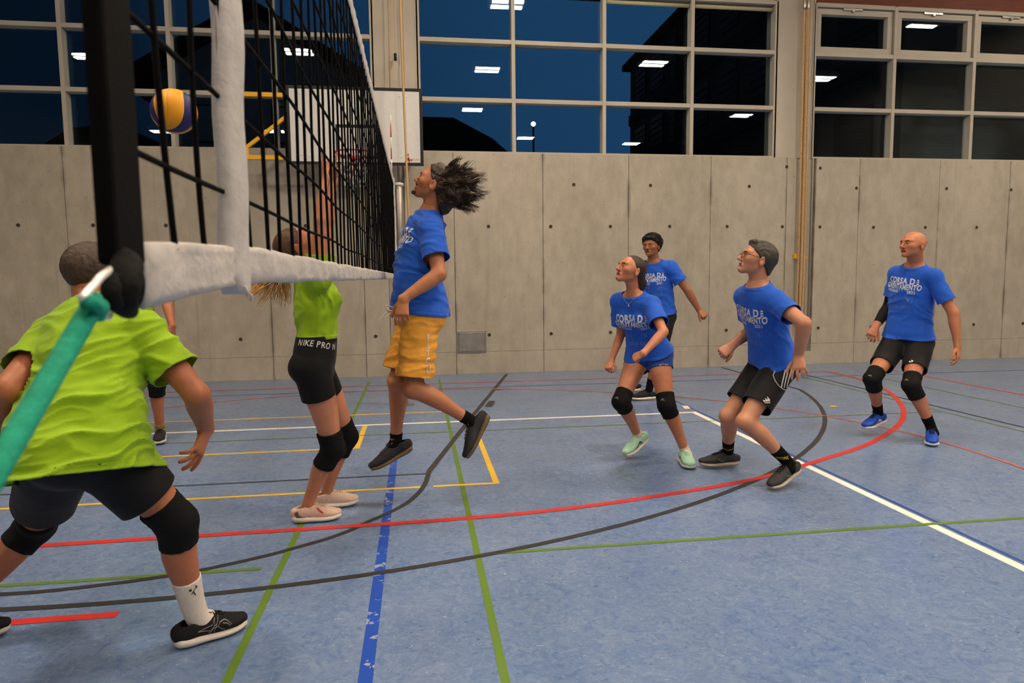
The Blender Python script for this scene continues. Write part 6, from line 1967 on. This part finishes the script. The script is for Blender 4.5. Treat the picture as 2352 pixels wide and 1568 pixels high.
if on(p4):
    o, v, f = p4['_shorts']; t = bvh(v, f)
    for ch_, px, py in (('F', 984, 776), ('I', 983, 795), ('T', 983, 812), ('C', 982, 830), ('H', 983, 848)):
        art_at(o, t, text_mesh(ch_, 0.052, 0.03, 0, 0.85, 0.012), px, py, mat('shorts_white_letters', (214, 196, 176), 0.7), 'shorts_letter', lift=0.004)
if on(p3):
    o, v, f = p3['_shorts']
    # dark waistband above the shorts with repeated lettering
    t = bvh(v, f)
    for ch_, px, py in (('N', 690, 787), ('I', 698, 787.5), ('K', 705, 788), ('E', 715, 789), ('P', 730, 791), ('R', 741, 793), ('O', 752, 795), ('N', 765, 797)):
        art_at(o, t, text_mesh(ch_, 0.046, 0.012, 0.2, 0.85, 0.012), px, py, M_mw, 'waistband_letter', up=V(0.1, 0, 1), lift=0.003)
    for s, pts in (('R', [(680, 1176), (684, 1186), (694, 1190), (702, 1190)]),):
        so_, v, f = p3['_J']['_shoe' + s][:3]; t = bvh(v, f)
        mark_line(so_, t, pts, 0.022, mat('shoe_grey_patch', (104, 92, 86), 0.7), 'heel_patch')
        mark_line(so_, t, [(706, 1186), (722, 1190), (738, 1194), (752, 1196)], 0.012, mat('shoe_pink_patch', (226, 158, 148), 0.7), 'pink_panel')
        mark_line(so_, t, [(728, 1166), (734, 1172), (742, 1178)], 0.010, mat('shoe_red_patch', (206, 64, 60), 0.7), 'red_tongue_edge')
if on(p1) and '_sockR' in p1['_J']:
    so_, v, f = p1['_J']['_sockR'][:3]; t = bvh(v, f)
    md_ = mat('sock_dark_logo', (40, 40, 42), 0.8)
    mark_line(so_, t, [(434, 1356), (440, 1354)], 0.010, md_, 'sock_logo')
    mark_line(so_, t, [(440, 1364), (447, 1352), (452, 1346), (447, 1345)], 0.0035, md_, 'sock_logo')
    mark_line(so_, t, [(444, 1358), (449, 1366)], 0.004, md_, 'sock_logo')
if on(p8):
    pass

# ---- panels of the volleyball, each cut cleanly out of the sphere
bm = bmesh.new()
bmesh.ops.create_icosphere(bm, subdivisions=5, radius=1.0)
bv = np.array([v.co[:] for v in bm.verts]); bf = np.array([[v.index for v in f.verts] for f in bm.faces]); bm.free()
ax = nrm(V(0.36, 0.30, 0.88)); tov = nrm(V(0, 0, CAM_H) - BALL)
e1 = nrm(tov - ax * (tov @ ax)); e2 = np.cross(ax, e1)
lat = np.arcsin(np.clip(bv @ ax, -1, 1)); phi = np.arctan2(bv @ e2, bv @ e1)
pcl = (phi + 0.45 * np.sin(lat)) / (2 * math.pi) * 8 + 0.12
for k in range(8):
    df = (pcl - k + 4) % 8 - 4
    edge = 0.5 - np.abs(df)
    g_ = -(edge - 0.006)
    rad = BR * (1 - 0.014 * np.exp(-(np.maximum(edge, 0) * np.cos(lat) / 0.05) ** 2))
    pv_, pf_ = clip(bv * rad[:, None] + BALL, bf, g_)
    link('panel', mesh_np('panel', pv_, pf_, M_bb if k in (1, 4, 6) else M_by), ball)
MBs = bv * (BR * 0.984) + BALL
link('core', mesh_np('core', MBs, bf, M_bb), ball)
